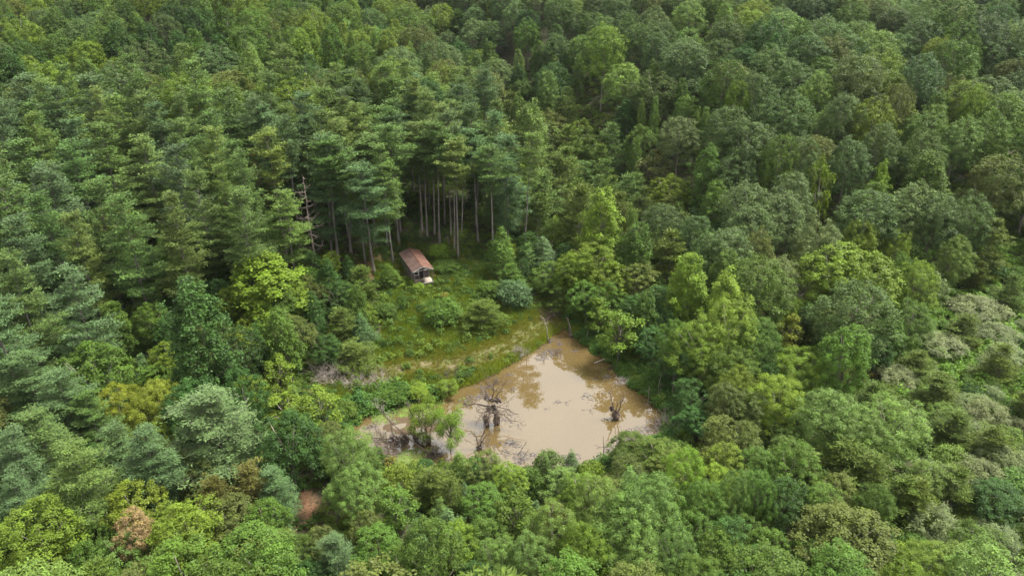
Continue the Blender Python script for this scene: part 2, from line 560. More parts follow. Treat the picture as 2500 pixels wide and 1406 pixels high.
def make_dome(seed, H=18., R=5., zb=0.3, prof='oak', n=150, lobes=20, bump=0.26, ang=0.42, clump=0.62, m=90, L=0.24, W=0.14, droop=0.2, up=0.5,
              limb=9, far=False, flatz=0.8, gaps=0.1, r0=None, skew=0.08, tuft=0.0):
    """a closed leafy crown: clumps over a bumpy surface of revolution, with bays and holes between the lobes"""
    rng = np.random.RandomState(seed)
    T = Tubes()
    z0, hc = zb * H, (1 - zb) * H
    ax = trunk_tube(T, rng, H * 0.75, r0 or (0.010 * H + 0.05), 0.3, 0.03, 7 if not far else 4)
    # even spread over the surface, thinner towards the underside
    tt = np.linspace(0, 1, 400)
    pr = crown_profile(prof, tt)
    ds = np.hypot(np.gradient(pr * R), np.gradient(tt * hc)) * pr * (0.35 + 0.65 * np.clip(tt / 0.3, 0, 1))
    cs = np.cumsum(ds); cs /= cs[-1]
    t = np.interp((np.arange(n) + rng.rand(n)) / n, cs, tt)
    a = np.arange(n) * 2.399963 + rng.randn(n) * 0.12
    d = np.column_stack([np.cos(a), np.sin(a), (t - 0.42) * 2.0])
    dn = norm(d)
    ld = norm(np.column_stack([rng.randn(lobes), rng.randn(lobes), rng.uniform(-0.35, 1.3, lobes)]))
    la = rng.uniform(0.6, 1.0, lobes)
    cosang = np.clip(dn @ ld.T, -1, 1)
    b = (la[None, :] * np.exp(-(np.arccos(cosang) / ang) ** 2)).max(1)
    # uneven outline
    oa = 1 + skew * np.cos(a - rng.rand() * 6.28) + 0.06 * np.cos(2 * a + rng.rand() * 6.28)
    f = (1 - bump) + bump * 1.25 * b + rng.randn(n) * 0.065
    keep = (b > 0.22) | (rng.rand(n) > gaps * 4)
    keep &= rng.rand(n) > gaps * 0.35
    rad = np.interp(t, tt, pr) * R * f * oa
    C = np.column_stack([np.cos(a) * rad, np.sin(a) * rad, z0 + hc * (0.40 + (t - 0.40) * (0.72 + 0.28 * f))])
    out = norm(np.column_stack([np.cos(a), np.sin(a), np.clip((t - 0.35) * 2.2, -0.3, 2.0)]))
    C, out, b = C[keep], out[keep], b[keep]
    C -= out * clump * 0.55
    cr = clump * rng.uniform(0.75, 1.25, len(C)) * (0.85 + 0.25 * b)
    # a sparse inner fill so the crown is not hollow
    k = max(6, n // 6)
    Ci = np.column_stack([rng.randn(k) * R * 0.33, rng.randn(k) * R * 0.33, z0 + hc * rng.uniform(0.15, 0.75, k)])
    C = np.concatenate([C, Ci]); out = np.concatenate([out, norm(Ci - [0, 0, z0 + hc * .4])]); cr = np.concatenate([cr, np.full(k, clump * 1.3)])
    if not far:
        for i in range(limb):
            c = C[rng.randint(len(C) - k)]
            o0 = ax(min(z0 * 0.8 + (c[2] - z0) * 0.4, H * 0.7))
            T.tube([o0, o0 * 0.5 + c * 0.5 + np.array([0, 0, 0.3]), c], [0.03 + 0.003 * H, 0.05, 0.02], 4)
    if far: m, L, W = max(12, m // 3), L * 1.4, W * 1.6
    q, var = clump_leaves(rng, C, cr, out, m, L, W, up=up, outw=0.65, droop=droop, flatz=flatz)
    return T, q, var


PROTO = {}
M_OF = {}


def register(kind, maker, seeds, R, H, zb, leafmat, barkmat, **kw):
    L = []
    for sd in seeds:
        T, q, var = maker(sd, H=H, R=R, zb=zb, **kw)
        tr = T.mesh(kind + "_trunk", barkmat, smooth=True)
        cr = quads_mesh(kind + "_crown", q, var, [leafmat])
        T2, q2, var2 = maker(sd, H=H, R=R, zb=zb, far=True, **kw)
        ev, ef = T2.arrays()
        fm = quads_mesh(kind + "_far", q2, var2, [leafmat, barkmat], (ev, ef, 1))
        L.append(dict(trunk=tr, crown=cr, far=fm, R=R, H=H, zb=zb))
    PROTO[kind] = L


register('pine', make_pine, (11, 12, 13, 14), 4.3, 24., 0.16, M_NEEDLE, M_PINEBARK, m=34, W=0.105, L=0.37, per=3.4, puff=0.66, nwh=14, nbr=6.0)
register('edgepine', make_pine, (25, 26), 4.0, 24., 0.33, M_NEEDLE, M_PINEBARK, m=34, W=0.10, L=0.37, per=3.4, puff=0.64, nwh=11, nbr=6.0)
register('tallpine', make_pine, (21, 22, 23), 3.6, 25., 0.62, M_NEEDLE, M_PINEBARK, prof='tall', nwh=9, m=36, W=0.105, L=0.38, per=3.3, puff=0.66, nbr=5.8)
register('youngpine', make_pine, (31, 32, 33, 34), 3.6, 11., 0.03, M_NEEDLE, M_PINEBARK, prof='young', nwh=10, m=26, L=0.5, W=0.10, puff=0.55, per=2.9, nbr=7, miss=0.12)
register('cedar', make_dome, (41, 42, 43), 2.2, 9., 0.04, M_LEAF, M_BARK, prof='cone', n=110, lobes=26, bump=0.25, ang=0.35, clump=0.42, m=56, L=0.20, W=0.095, limb=0, up=0.6)
register('oak', make_dome, (51, 52, 53, 54), 5.0, 18., 0.30, M_LEAF, M_BARK, n=230, lobes=26, bump=0.36, ang=0.34, clump=0.62, m=84, L=0.25, W=0.15, gaps=0.15)
register('poplar', make_dome, (61, 62, 63), 4.2, 18., 0.12, M_LEAF, M_BARK, prof='poplar', n=220, lobes=40, bump=0.36, ang=0.27, clump=0.56, gaps=0.16, skew=0.14, m=76, L=0.28, W=0.18, up=0.75, flatz=1.0)
register('locust', make_dome, (71, 72, 73), 4.6, 13., 0.20, M_LEAF, M_BARK, n=230, lobes=34, bump=0.38, ang=0.28, clump=0.52, gaps=0.16, skew=0.12, m=104, L=0.24, W=0.08, droop=0.4, flatz=0.7)
register('maple', make_dome, (81, 82, 83, 84), 3.8, 13., 0.12, M_LEAF, M_BARK, prof='round', n=190, lobes=34, bump=0.38, ang=0.28, clump=0.48, gaps=0.16, skew=0.12, m=80, L=0.21, W=0.13, up=0.6)
register('sapling', make_broad, (91, 92, 93), 2.0, 8., 0.22, M_LEAF, M_BARK, prof='round', lobes=15, per=6, lobe_r=0.7, clump=0.42, m=34, L=0.26, W=0.14, r0=0.07)
register('willow', make_broad, (101, 102), 2.6, 7., 0.36, M_LEAF, M_BARK, prof='oak', lobes=14, per=10, lobe_r=0.85, clump=0.5, m=62, L=0.30, W=0.055, droop=0.35, r0=0.12)
register('shrub', make_dome, (111, 112, 113), 2.0, 3.2, 0.0, M_LEAF, M_BARK, prof='round', n=80, lobes=18, bump=0.3, ang=0.4, clump=0.4, m=60, L=0.19, W=0.11, limb=0, r0=0.05)
register('silver', make_dome, (121, 122), 2.2, 3.2, 0.0, M_LEAF, M_BARK, prof='round', n=90, lobes=22, bump=0.3, ang=0.35, clump=0.42, m=70, L=0.26, W=0.05, limb=0, up=0.9, r0=0.05)
print("protos", sum(len(p['crown'].polygons) + len(p['far'].polygons) for L in PROTO.values() for p in L) * 2)

TREEINFO = {  # name, category
    'pine': ('pine_tree', 'pine'), 'edgepine': ('pine_tree', 'pine'), 'tallpine': ('tall_stemmed_pine', 'pine'), 'youngpine': ('young_pine', 'pine'), 'cedar': ('cedar_tree', 'cedar'),
    'oak': ('oak_tree', 'oak'), 'poplar': ('poplar_tree', 'tree'), 'locust': ('feathery_tree', 'tree'), 'maple': ('round_tree', 'tree'),
    'sapling': ('sapling', 'young tree'), 'willow': ('willow_tree', 'willow'), 'shrub': ('shrub', 'shrub'), 'silver': ('silvery_shrub', 'shrub')}

# ------------------------------------------------------------------ where the trees stand
TINT = {'bp': (0.060, 0.098, 0.040), 'gp': (0.067, 0.107, 0.029), 'yp': (0.088, 0.127, 0.032), 'op': (0.056, 0.080, 0.015),
        'od': (0.048, 0.076, 0.025), 'og': (0.068, 0.100, 0.036), 'ob': (0.062, 0.076, 0.019), 'lm': (0.094, 0.142, 0.018),
        'mg': (0.050, 0.086, 0.015), 'dg': (0.028, 0.058, 0.014), 'pg': (0.080, 0.124, 0.029), 'yl': (0.116, 0.134, 0.016),
        'yg': (0.080, 0.116, 0.015), 'sv': (0.110, 0.132, 0.064), 'pk': (0.175, 0.120, 0.062), 'rb': (0.072, 0.068, 0.017)}
CWORD = {'bp': 'blue-green', 'gp': 'green', 'yp': 'yellow-green', 'op': 'olive', 'od': 'dark', 'og': 'grey-green', 'ob': 'olive-brown',
         'lm': 'lime-green', 'mg': 'mid-green', 'dg': 'deep green', 'pg': 'pale green', 'yl': 'golden-yellow', 'yg': 'yellowish',
         'sv': 'silvery', 'pk': 'pinkish-tan', 'rb': 'rusty brown'}
NOUN = {'pine': 'layered pine', 'tallpine': 'bare-stemmed pine', 'edgepine': 'full-crowned pine', 'youngpine': 'feathery young pine', 'cedar': 'cone-shaped tree',
        'oak': 'lumpy-crowned oak', 'poplar': 'domed leafy tree', 'locust': 'feathery-leaved tree', 'maple': 'dense round tree',
        'sapling': 'slender sapling', 'willow': 'thin-leaved willow', 'shrub': 'leafy shrub', 'silver': 'fine-leaved shrub'}
DEFH = {'pine': 24, 'edgepine': 24, 'tallpine': 25, 'youngpine': 11, 'cedar': 8, 'oak': 18, 'poplar': 17, 'locust': 13, 'maple': 12, 'sapling': 7, 'willow': 7, 'shrub': 3.2, 'silver': 3.2}

# kind, u, v of the top, crown width in px, height (None = usual), colour, label ('' = worded below), base pixel or None
EX = [
 # pines at the edge of the wood round the cabin
 ('edgepine', 690, 464, 112, None, 'yp', 'lone bright pine with full crown standing before the dark wood', (724, 708)),
 ('tallpine', 1118, 342, 92, None, 'yp', 'pine with slim bare trunk just behind the cabin to its right', (1119, 632)),
 ('tallpine', 1098, 330, 80, None, 'gp', '', (1110, 610)),
 ('edgepine', 968, 346, 105, None, 'gp', 'pine whose bare trunk rises directly behind the cabin roof', (960, 643)),
 ('edgepine', 878, 402, 125, None, 'bp', 'shaggy grey-green pine with low branches left of the cabin', (913, 664)),
 ('tallpine', 840, 420, 100, None, 'gp', '', (893, 645)),
 ('tallpine', 1035, 330, 95, None, 'gp', '', (1044, 583)),
 ('tallpine', 1075, 300, 95, None, 'gp', '', (1073, 597)),
 ('tallpine', 1060, 290, 90, None, 'yp', '', (1061, 572)),
 ('tallpine', 1010, 300, 95, None, 'gp', '', (1030, 562)),
 ('tallpine', 975, 300, 100, None, 'gp', '', (974, 598)),
 ('tallpine', 945, 350, 90, None, 'gp', '', (946, 600)),
 ('tallpine', 1190, 336, 80, None, 'bp', '', (1192, 560)),
 ('tallpine', 1165, 300, 90, None, 'gp', '', (1163, 552)),
 ('pine', 1243, 330, 120, None, 'bp', 'broad grey-green pine closing the right end of the tall pine row', (1240, 600)),
 ('tallpine', 770, 340, 120, None, 'gp', '', (826, 640)),
 ('tallpine', 800, 350, 110, None, 'bp', '', (858, 622)),
 ('tallpine', 900, 330, 100, None, 'gp', '', (915, 590)),
 ('pine', 1205, 470, 80, 9, 'gp', 'short dark pine among bare trunks right of the cabin', None),
 # white pines of the left wood
 ('pine', 48, 182, 140, None, 'bp', '', None), ('pine', 120, 190, 100, None, 'yp', '', None), ('pine', 210, 178, 120, None, 'bp', '', None),
 ('pine', 130, 215, 110, None, 'bp', '', None), ('pine', 265, 235, 120, None, 'yp', '', None), ('pine', 340, 232, 130, None, 'gp', '', None),
 ('pine', 425, 232, 100, None, 'gp', '', None), ('pine', 545, 216, 110, None, 'gp', '', None), ('pine', 600, 226, 90, None, 'gp', '', None),
 ('pine', 370, 252, 110, None, 'bp', '', None), ('pine', 505, 270, 110, None, 'gp', '', None), ('pine', 435, 290, 110, None, 'gp', '', None),
 ('pine', 650, 280, 110, None, 'bp', '', None), ('pine', 735, 228, 120, None, 'bp', '', None), ('pine', 785, 212, 110, None, 'gp', '', None),
 ('pine', 838, 218, 100, None, 'bp', '', None), ('pine', 900, 255, 100, None, 'gp', '', None), ('pine', 950, 245, 100, None, 'gp', '', None),
 ('pine', 1020, 222, 100, None, 'yp', '', None), ('pine', 1075, 250, 90, None, 'yp', '', None), ('pine', 1160, 250, 90, None, 'bp', '', None),
 ('pine', 1215, 275, 90, None, 'bp', '', None),
 ('pine', 12, 250, 110, None, 'bp', '', None), ('pine', 60, 248, 100, None, 'gp', '', None), ('pine', 170, 290, 120, None, 'bp', '', None),
 ('pine', 240, 300, 120, None, 'gp', '', None), ('pine', 350, 336, 155, None, 'yp', 'large sunlit pine standing out pale in the left pine wood', None),
 ('pine', 185, 345, 140, None, 'gp', '', None), ('pine', 45, 340, 140, None, 'gp', '', None), ('pine', 110, 400, 160, None, 'bp', 'big blue-green pine with drooping tiers in the left pine wood', None),
 ('pine', 20, 530, 150, None, 'bp', '', None), ('pine', 290, 474, 130, None, 'gp', '', None), ('pine', 530, 402, 75, None, 'yp', 'narrow pale pine leaning out of the dark wood', None),
 ('pine', 440, 340, 110, None, 'gp', '', None), ('pine', 555, 345, 110, None, 'gp', '', None), ('pine', 785, 270, 110, None, 'gp', '', None),
 ('pine', 775, 330, 120, None, 'bp', '', None), ('pine', 690, 260, 90, None, 'yp', '', None), ('pine', 480, 420, 110, None, 'gp', '', None),
 ('pine', 580, 470, 110, None, 'gp', '', None), ('pine', 215, 440, 120, None, 'gp', '', None), ('pine', 410, 470, 120, None, 'gp', '', None),
 ('oak', 850, 262, 80, 19, 'ob', 'brownish thin-leaved tree poking through the tall pines', None),
 ('oak', 715, 350, 85, 17, 'ob', 'thin olive-brown tree above the bare pinkish snag', None),
 ('oak', 625, 395, 95, 16, 'ob', 'sparse brownish tree beside the dark gap in the pines', None),
 # broadleaf slope above the pines
 ('poplar', 305, 0, 85, 18, 'dg', '', None), ('poplar', 470, 14, 75, 18, 'dg', '', None), ('oak', 225, 62, 85, 18, 'mg', '', None),
 ('oak', 340, 95, 110, 18, 'od', '', None), ('poplar', 430, 72, 75, 17, 'dg', '', None), ('oak', 210, 100, 100, 17, 'yg', 'domed yellowish oak above the blue-green pine tops', None),
 ('oak', 545, 170, 130, 17, 'ob', 'broad golden-brown oak just above the pine tops', None), ('oak', 370, 178, 110, 17, 'ob', '', None),
 ('oak', 660, 180, 110, 17, 'yg', '', None), ('oak', 700, 62, 70, 17, 'mg', '', None), ('poplar', 680, 110, 60, 16, 'mg', '', None),
 ('oak', 860, 168, 90, 17, 'ob', 'oak with a reddish patch at its top on the far slope', None), ('cedar', 722, 155, 45, 14, 'mg', '', None),
 ('oak', 130, 80, 110, 17, 'mg', '', None), ('oak', 30, 40, 110, 17, 'yg', '', None), ('oak', 100, 20, 90, 17, 'od', '', None), ('oak', 520, 105, 110, 17, 'og', '', None),
 ('poplar', 860, 75, 38, 16, 'mg', '', None), ('poplar', 1000, 100, 30, 15, 'pg', '', None), ('poplar', 895, 135, 35, 15, 'pg', '', None), ('poplar', 925, 100, 30, 15, 'mg', '', None),
 # middle: olive young pines and the poplars
 ('poplar', 1470, 458, 122, 19, 'lm', 'tall lime-green domed tree rising from the olive young pines', None),
 ('poplar', 1547, 540, 105, 16, 'mg', 'green domed tree tucked behind the tall lime one', None),
 ('poplar', 1487, 433, 36, 15, 'mg', 'slim green spire just behind the tall lime domed tree', None),
 ('poplar', 1553, 505, 40, 13, 'pg', 'small pale spire between the lime dome and the oaks', None),
 ('poplar', 1697, 610, 118, 17, 'lm', 'bright lime tree with tufted top at the front of the oaks', None),
 ('poplar', 1782, 660, 112, 16, 'lm', 'bright lime tree standing right beside its tufted twin', None),
 ('poplar', 1552, 335, 42, 15, 'mg', '', None), ('poplar', 1578, 238, 30, 14, 'pg', '', None), ('poplar', 1600, 234, 30, 14, 'pg', '', None),
 ('poplar', 1672, 188, 48, 15, 'mg', '', None), ('poplar', 1656, 245, 40, 14, 'mg', '', None), ('poplar', 1700, 265, 36, 14, 'pg', '', None), ('poplar', 1728, 258, 36, 14, 'pg', '', None),
 ('poplar', 1270, 120, 40, 14, 'pg', '', None), ('poplar', 1355, 130, 35, 14, 'pg', '', None), ('poplar', 1415, 130, 42, 14, 'pg', '', None), ('poplar', 1330, 165, 38, 13, 'pg', '', None),
 ('poplar', 1735, 354, 88, 18, 'mg', 'tall green cone-topped tree at the edge of the oaks', None),
 ('sapling', 1590, 385, 70, 11, 'ob', 'yellow-brown leafy tree among the olive young pines', None),
 ('maple', 1640, 428, 90, 11, 'yg', '', None), ('maple', 1300, 335, 60, 14, 'ob', 'yellowish tree just right of the tall pine row', None),
 # oak wood at the right
 ('oak', 1835, 292, 135, 18, 'od', '', None), ('oak', 1905, 325, 85, 19, 'mg', '', None), ('oak', 1965, 330, 85, 18, 'og', '', None), ('oak', 1775, 258, 115, 18, 'od', '', None),
 ('oak', 1925, 218, 130, 18, 'od', '', None), ('oak', 2140, 238, 110, 18, 'yg', '', None), ('oak', 1850, 175, 95, 18, 'od', '', None), ('oak', 1625, 500, 112, 15, 'od', 'dark rounded oak beside the green domed tree', None),
 ('oak', 1780, 556, 130, 16, 'og', 'grey-green oak just behind the bright lime pair', None), ('oak', 1862, 553, 84, 16, 'ob', 'olive-brown oak crown between grey-green oaks', None),
 ('oak', 2018, 525, 112, 17, 'og', '', None), ('oak', 1925, 475, 120, 17, 'og', '', None), ('oak', 1835, 448, 130, 18, 'og', 'big cauliflower-shaped grey-green oak in the middle of the oak wood', None),
 ('oak', 1950, 424, 110, 18, 'og', '', None), ('oak', 2130, 463, 150, 18, 'od', '', None), ('oak', 2230, 443, 130, 18, 'og', '', None), ('oak', 2450, 380, 140, 18, 'ob', '', None),
 ('oak', 2275, 318, 95, 18, 'od', '', None), ('locust', 2110, 535, 95, 15, 'yg', 'yellow-green tree wedged between the grey oaks', None), ('locust', 2190, 563, 75, 13, 'yg', '', None),
 ('locust', 2335, 575, 90, 12, 'pg', '', None), ('youngpine', 2435, 540, 120, 12, 'op', 'big olive young pine near the overgrown patch of vines', None),
 ('oak', 2300, 470, 120, 17, 'od', '', None), ('oak', 2390, 470, 110, 17, 'od', '', None), ('oak', 1700, 520, 80, 15, 'od', '', None), ('oak', 1725, 575, 90, 14, 'od', '', None),
 ('sapling', 2022, 385, 55, 19, 'yg', 'thin yellowish tree poking up between dark oaks', None), ('poplar', 2165, 395, 55, 15, 'lm', 'small bright green tree in the shade of the dark oaks', None), ('poplar', 2172, 350, 60, 14, 'mg', '', None),
 ('oak', 1810, 195, 60, 18, 'yg', 'yellowish oak top among dark oaks up the slope', None), ('oak', 2390, 208, 60, 17, 'yg', '', None), ('oak', 2295, 90, 80, 18, 'yg', '', None), ('oak', 2380, 85, 60, 18, 'mg', '', None),
 ('oak', 1570, 55, 110, 19, 'od', '', None), ('oak', 1612, 75, 85, 19, 'od', '', None), ('oak', 1355, 82, 80, 17, 'od', '', None), ('oak', 1480, 60, 80, 18, 'od', '', None), ('oak', 1760, 95, 90, 17, 'od', '', None),
 ('oak', 1790, 150, 120, 17, 'ob', '', None), ('oak', 2070, 230, 95, 17, 'og', '', None), ('oak', 2010, 170, 80, 17, 'pg', '', None), ('oak', 2330, 180, 90, 17, 'ob', '', None), ('oak', 2200, 205, 80, 17, 'ob', '', None),
 ('oak', 2080, 330, 110, 18, 'od', '', None), ('oak', 2160, 300, 100, 18, 'od', '', None), ('oak', 2350, 280, 100, 17, 'pg', '', None), ('oak', 2430, 270, 100, 17, 'mg', '', None),
 # right side, between the oaks and the pond
 ('maple', 2062, 598, 175, 16, 'yg', 'huge yellow-green tree right of the bare grey branches', None), ('maple', 2130, 615, 165, 15, 'yg', 'broad yellow-olive tree joined to the huge yellow-green one', None),
 ('maple', 2068, 730, 150, 10, 'ob', 'olive lower crown in front of the huge yellow-green tree', None),
 ('locust', 2250, 640, 100, 13, 'lm', 'lime-topped tree right of the huge yellow-green tree', None), ('locust', 2240, 735, 110, 10, 'mg', 'deep green hanging tree below the lime-topped one', None),
 ('locust', 2200, 620, 80, 12, 'mg', '', None), ('oak', 1905, 635, 110, 13, 'og', 'grey-green oak crown above the bare grey branches', None),
 ('locust', 1790, 728, 150, 15, 'lm', 'bright green tree high on the bank right of the pond', None), ('locust', 1850, 778, 130, 12, 'mg', '', None),
 ('locust', 1725, 785, 150, 12, 'yg', 'large green feathery tree halfway down the bank', None), ('locust', 1660, 780, 90, 11, 'mg', '', None), ('locust', 1790, 850, 130, 10, 'mg', '', None),
 ('locust', 1960, 852, 140, 8, 'lm', 'spreading lime-green tree below the yellow-tipped sapling', None), ('sapling', 1934, 772, 56, 8, 'yl', 'yellow-tipped sapling below the bare grey branches', None),
 ('maple', 1460, 588, 130, 12, 'yg', 'tall yellow-green willowy tree at the head of the pond', None), ('maple', 1400, 620, 90, 10, 'yg', '', None), ('maple', 1560, 645, 120, 10, 'ob', 'olive tree behind the head of the pond', None),
 ('maple', 1500, 640, 100, 10, 'yg', '', None), ('maple', 1435, 690, 90, 8, 'mg', '', None), ('sapling', 1525, 760, 92, 7.5, 'yg', 'flat-topped thin-stemmed tree on the right bank of the pond', (1508, 900)),
 ('maple', 1620, 700, 90, 9, 'dg', '', None), ('maple', 1560, 720, 90, 8, 'dg', '', None), ('sapling', 1465, 735, 70, 7, 'yg', '', None), ('maple', 1590, 800, 90, 7, 'dg', '', None), ('maple', 1655, 860, 100, 7, 'dg', '', None),
 ('maple', 1480, 690, 80, 9, 'mg', '', None), ('maple', 1690, 930, 100, 7, 'dg', '', None), ('maple', 1700, 1000, 90, 5, 'dg', '', None),
 ('locust', 1915, 920, 135, 10, 'lm', 'round lime-green tree with star-shaped tips right of the pond', None), ('locust', 1810, 903, 100, 9, 'yg', '', None), ('maple', 1775, 935, 90, 9, 'ob', 'yellow-brown tree right of the pond corner', None),
 ('maple', 1830, 955, 100, 8, 'ob', '', None), ('locust', 2040, 962, 170, 11, 'pg', 'big pale domed feathery tree at the right side', None), ('locust', 2190, 983, 180, 11, 'pg', 'second big pale feathery tree, further right of its twin', None),
 ('locust', 2110, 1010, 150, 10, 'pg', '', None), ('youngpine', 2065, 1085, 180, 8, 'op', '', None), ('youngpine', 2130, 1120, 150, 8, 'op', '', None),
 ('youngpine', 2150, 940, 110, 6, 'op', '', None), ('youngpine', 2300, 915, 120, 6, 'op', '', None), ('youngpine', 2365, 775, 100, 6, 'op', '', None), ('youngpine', 2250, 860, 100, 5, 'op', '', None),
 ('youngpine', 2340, 1010, 120, 6, 'op', '', None), ('youngpine', 2210, 1165, 130, 7, 'op', '', None), ('youngpine', 2350, 1145, 140, 7, 'op', '', None), ('youngpine', 2430, 1050, 110, 6, 'op', '', None),
 ('silver', 2400, 735, 120, 3.5, 'sv', 'long silvery shrub above the rounded silver bushes', None), ('silver', 2312, 826, 110, 3.2, 'sv', 'round silver-grey bush beside the dark olive pine', None), ('silver', 2440, 798, 90, 3, 'sv', '', None),
 ('silver', 2462, 848, 90, 3, 'sv', '', None), ('silver', 2200, 905, 90, 3, 'sv', '', None), ('silver', 2450, 1095, 100, 4, 'sv', '', None), ('silver', 2290, 1250, 120, 5, 'sv', '', None), ('silver', 2420, 985, 90, 3.5, 'sv', '', None),
 ('shrub', 2330, 560, 80, 4, 'mg', '', None), ('shrub', 2420, 640, 80, 3, 'dg', '', None),
 # bottom right
 ('locust', 1470, 1170, 150, 11, 'pg', 'left lobe of the pale feathery trees in front of the pond', None), ('locust', 1595, 1160, 165, 12, 'pg', 'tall pale feathery tree in front of the pond\'s near shore', None),
 ('locust', 1530, 1215, 180, 11, 'pg', '', None), ('locust', 1560, 1320, 150, 9, 'pg', '', None), ('locust', 1660, 1290, 110, 10, 'pg', '', None), ('locust', 1350, 1245, 150, 10, 'pg', '', None),
 ('locust', 1425, 1285, 130, 10, 'yg', 'brighter yellow-green tree in the pale feathery clump', None), ('locust', 1290, 1310, 110, 9, 'pg', '', None),
 ('locust', 1680, 1095, 105, 11, 'lm', 'narrow lime-green tree behind the pale feathery clump', None), ('locust', 1720, 1180, 120, 9, 'mg', '', None), ('maple', 1772, 1080, 95, 8, 'yg', 'round yellow-olive tree near the pond\'s right corner', None),
 ('maple', 1770, 1018, 110, 8, 'ob', 'fluffy olive-brown willowy tree at the pond\'s right corner', None), ('maple', 1830, 1035, 90, 8, 'ob', '', None),
 ('locust', 1795, 1145, 80, 10, 'pg', '', None), ('locust', 1865, 1150, 85, 10, 'mg', '', None), ('maple', 1945, 1080, 120, 9, 'mg', 'dark leafy tree sprinkled with cream flower clusters', None),
 ('maple', 1930, 1175, 120, 8, 'dg', '', None), ('maple', 2010, 1180, 110, 8, 'mg', '', None), ('maple', 1800, 1270, 130, 8, 'dg', '', None), ('maple', 1760, 1300, 110, 8, 'mg', '', None),
 ('maple', 2075, 1255, 225, 9, 'ob', 'large round olive-brown tree at the bottom right', None), ('locust', 2270, 1335, 140, 7, 'yg', '', None), ('maple', 1880, 1300, 110, 7, 'mg', '', None), ('maple', 2400, 1290, 130, 7, 'mg', '', None),
 ('youngpine', 2260, 1180, 120, 7, 'op', '', None), ('maple', 1980, 1330, 110, 6, 'mg', '', None), ('locust', 2150, 1190, 100, 8, 'mg', '', None), ('maple', 2440, 1180, 120, 6, 'dg', '', None),
 ('maple', 1550, 1062, 110, 6, 'op', 'olive-green bush tree hiding the near shore of the pond', None), ('maple', 1610, 1085, 130, 6.5, 'op', '', None), ('shrub', 1540, 1125, 75, 4, 'yg', '', None), ('maple', 1640, 1110, 100, 6, 'ob', '', None),
 ('shrub', 1340, 1105, 70, 5, 'gp', '', None), ('cedar', 1395, 1100, 60, 5, 'bp', 'small blue-green conifer before the pond\'s near edge', None), ('cedar', 1330, 1108, 55, 5.5, 'gp', '', None), ('shrub', 1290, 1150, 80, 4.5, 'mg', '', None),
 ('maple', 1380, 1150, 110, 5.5, 'gp', '', None), ('shrub', 1440, 1135, 70, 3.5, 'yg', '', None),
 # bottom left and centre
 ('locust', 852, 1053, 140, 12.5, 'pg', 'tall pale green feathery tree below the left arm of the pond', None), ('locust', 868, 1135, 135, 10, 'pg', '', None),
 ('pine', 505, 952, 225, 15, 'bp', 'big rounded blue-green pine right of the golden pair', None), ('pine', 350, 1045, 150, 14, 'bp', 'pale pine with long spreading bare limbs', None),
 ('pine', 160, 1085, 170, 15, 'yp', '', None), ('pine', 60, 868, 170, 15, 'bp', '', None), ('pine', 150, 905, 150, 14, 'bp', '', None), ('pine', 65, 1000, 150, 15, 'gp', '', None),
 ('pine', 15, 1050, 130, 15, 'bp', '', None), ('pine', 20, 1160, 120, 13, 'bp', '', None), ('pine', 275, 1035, 120, 12, 'bp', '', None), ('pine', 205, 960, 120, 12, 'gp', '', None),
 ('locust', 268, 945, 125, 10, 'yl', 'golden-yellow tree beside its brighter golden twin', None), ('locust', 370, 938, 130, 11, 'yl', 'brightest golden-yellow tree at the lower left', None),
 ('maple', 435, 1232, 180, 11, 'yg', 'bright yellow-green round tree beside the pink-tinged one', None), ('maple', 318, 1246, 100, 10, 'pk', 'pink-tinged tree with peach-coloured leaves', None),
 ('maple', 290, 1310, 130, 8, 'pg', '', None), ('oak', 60, 1232, 185, 12, 'yg', 'dark yellow-green oak in the lower left corner', None), ('maple', 200, 1330, 100, 8, 'mg', '', None),
 ('youngpine', 600, 1136, 140, 10, 'rb', 'rusty brown conifer in front of the big rounded pine', None), ('youngpine', 520, 1170, 110, 8, 'rb', '', None), ('pine', 662, 1143, 105, 10, 'bp', 'blue-green conifer left of the red clay patch', None),
 ('maple', 545, 1222, 140, 9, 'ob', '', None), ('maple', 640, 1222, 110, 9, 'mg', '', None), ('maple', 620, 1300, 150, 7, 'ob', '', None),
 ('pine', 815, 1300, 100, 8, 'bp', '', None), ('cedar', 1010, 1270, 90, 8, 'bp', '', None), ('cedar', 1090, 1238, 100, 8, 'bp', '', None), ('maple', 915, 1290, 120, 7, 'mg', '', None), ('maple', 1120, 1280, 110, 8, 'yg', '', None),
 ('maple', 1190, 1270, 110, 7, 'mg', '', None), ('maple', 985, 1340, 110, 7, 'mg', '', None), ('shrub', 970, 1143, 75, 4, 'yg', 'yellow-tipped shrub right of the tall pale feathery tree', None), ('youngpine', 1060, 1150, 120, 5, 'op', '', None),
 ('cedar', 1120, 1102, 80, 5.5, 'pg', 'pale blue-green young conifer at the pond\'s near shore', None), ('maple', 1240, 1138, 90, 6, 'yg', '', None), ('maple', 1180, 1105, 90, 6, 'ob', '', None), ('maple', 1180, 1190, 110, 6, 'mg', '', None),
 ('sapling', 960, 1205, 80, 6, 'mg', '', None), ('cedar', 1065, 1215, 60, 6, 'gp', '', None),
 # left middle
 ('poplar', 634, 615, 205, 14, 'lm', 'big bright lime domed tree below the lone pine', None), ('poplar', 690, 690, 100, 10, 'mg', '', None),
 ('poplar', 395, 572, 95, 13, 'mg', 'glossy green tree at the foot of the left pines', None), ('poplar', 500, 572, 90, 12, 'dg', '', None), ('poplar', 450, 590, 80, 11, 'mg', '', None),
 ('poplar', 272, 735, 85, 11, 'mg', 'upright green tree standing alone in the dark hollow', None), ('maple', 78, 780, 110, 9, 'ob', '', None), ('maple', 160, 790, 120, 8, 'dg', '', None), ('maple', 210, 850, 100, 7, 'dg', '', None),
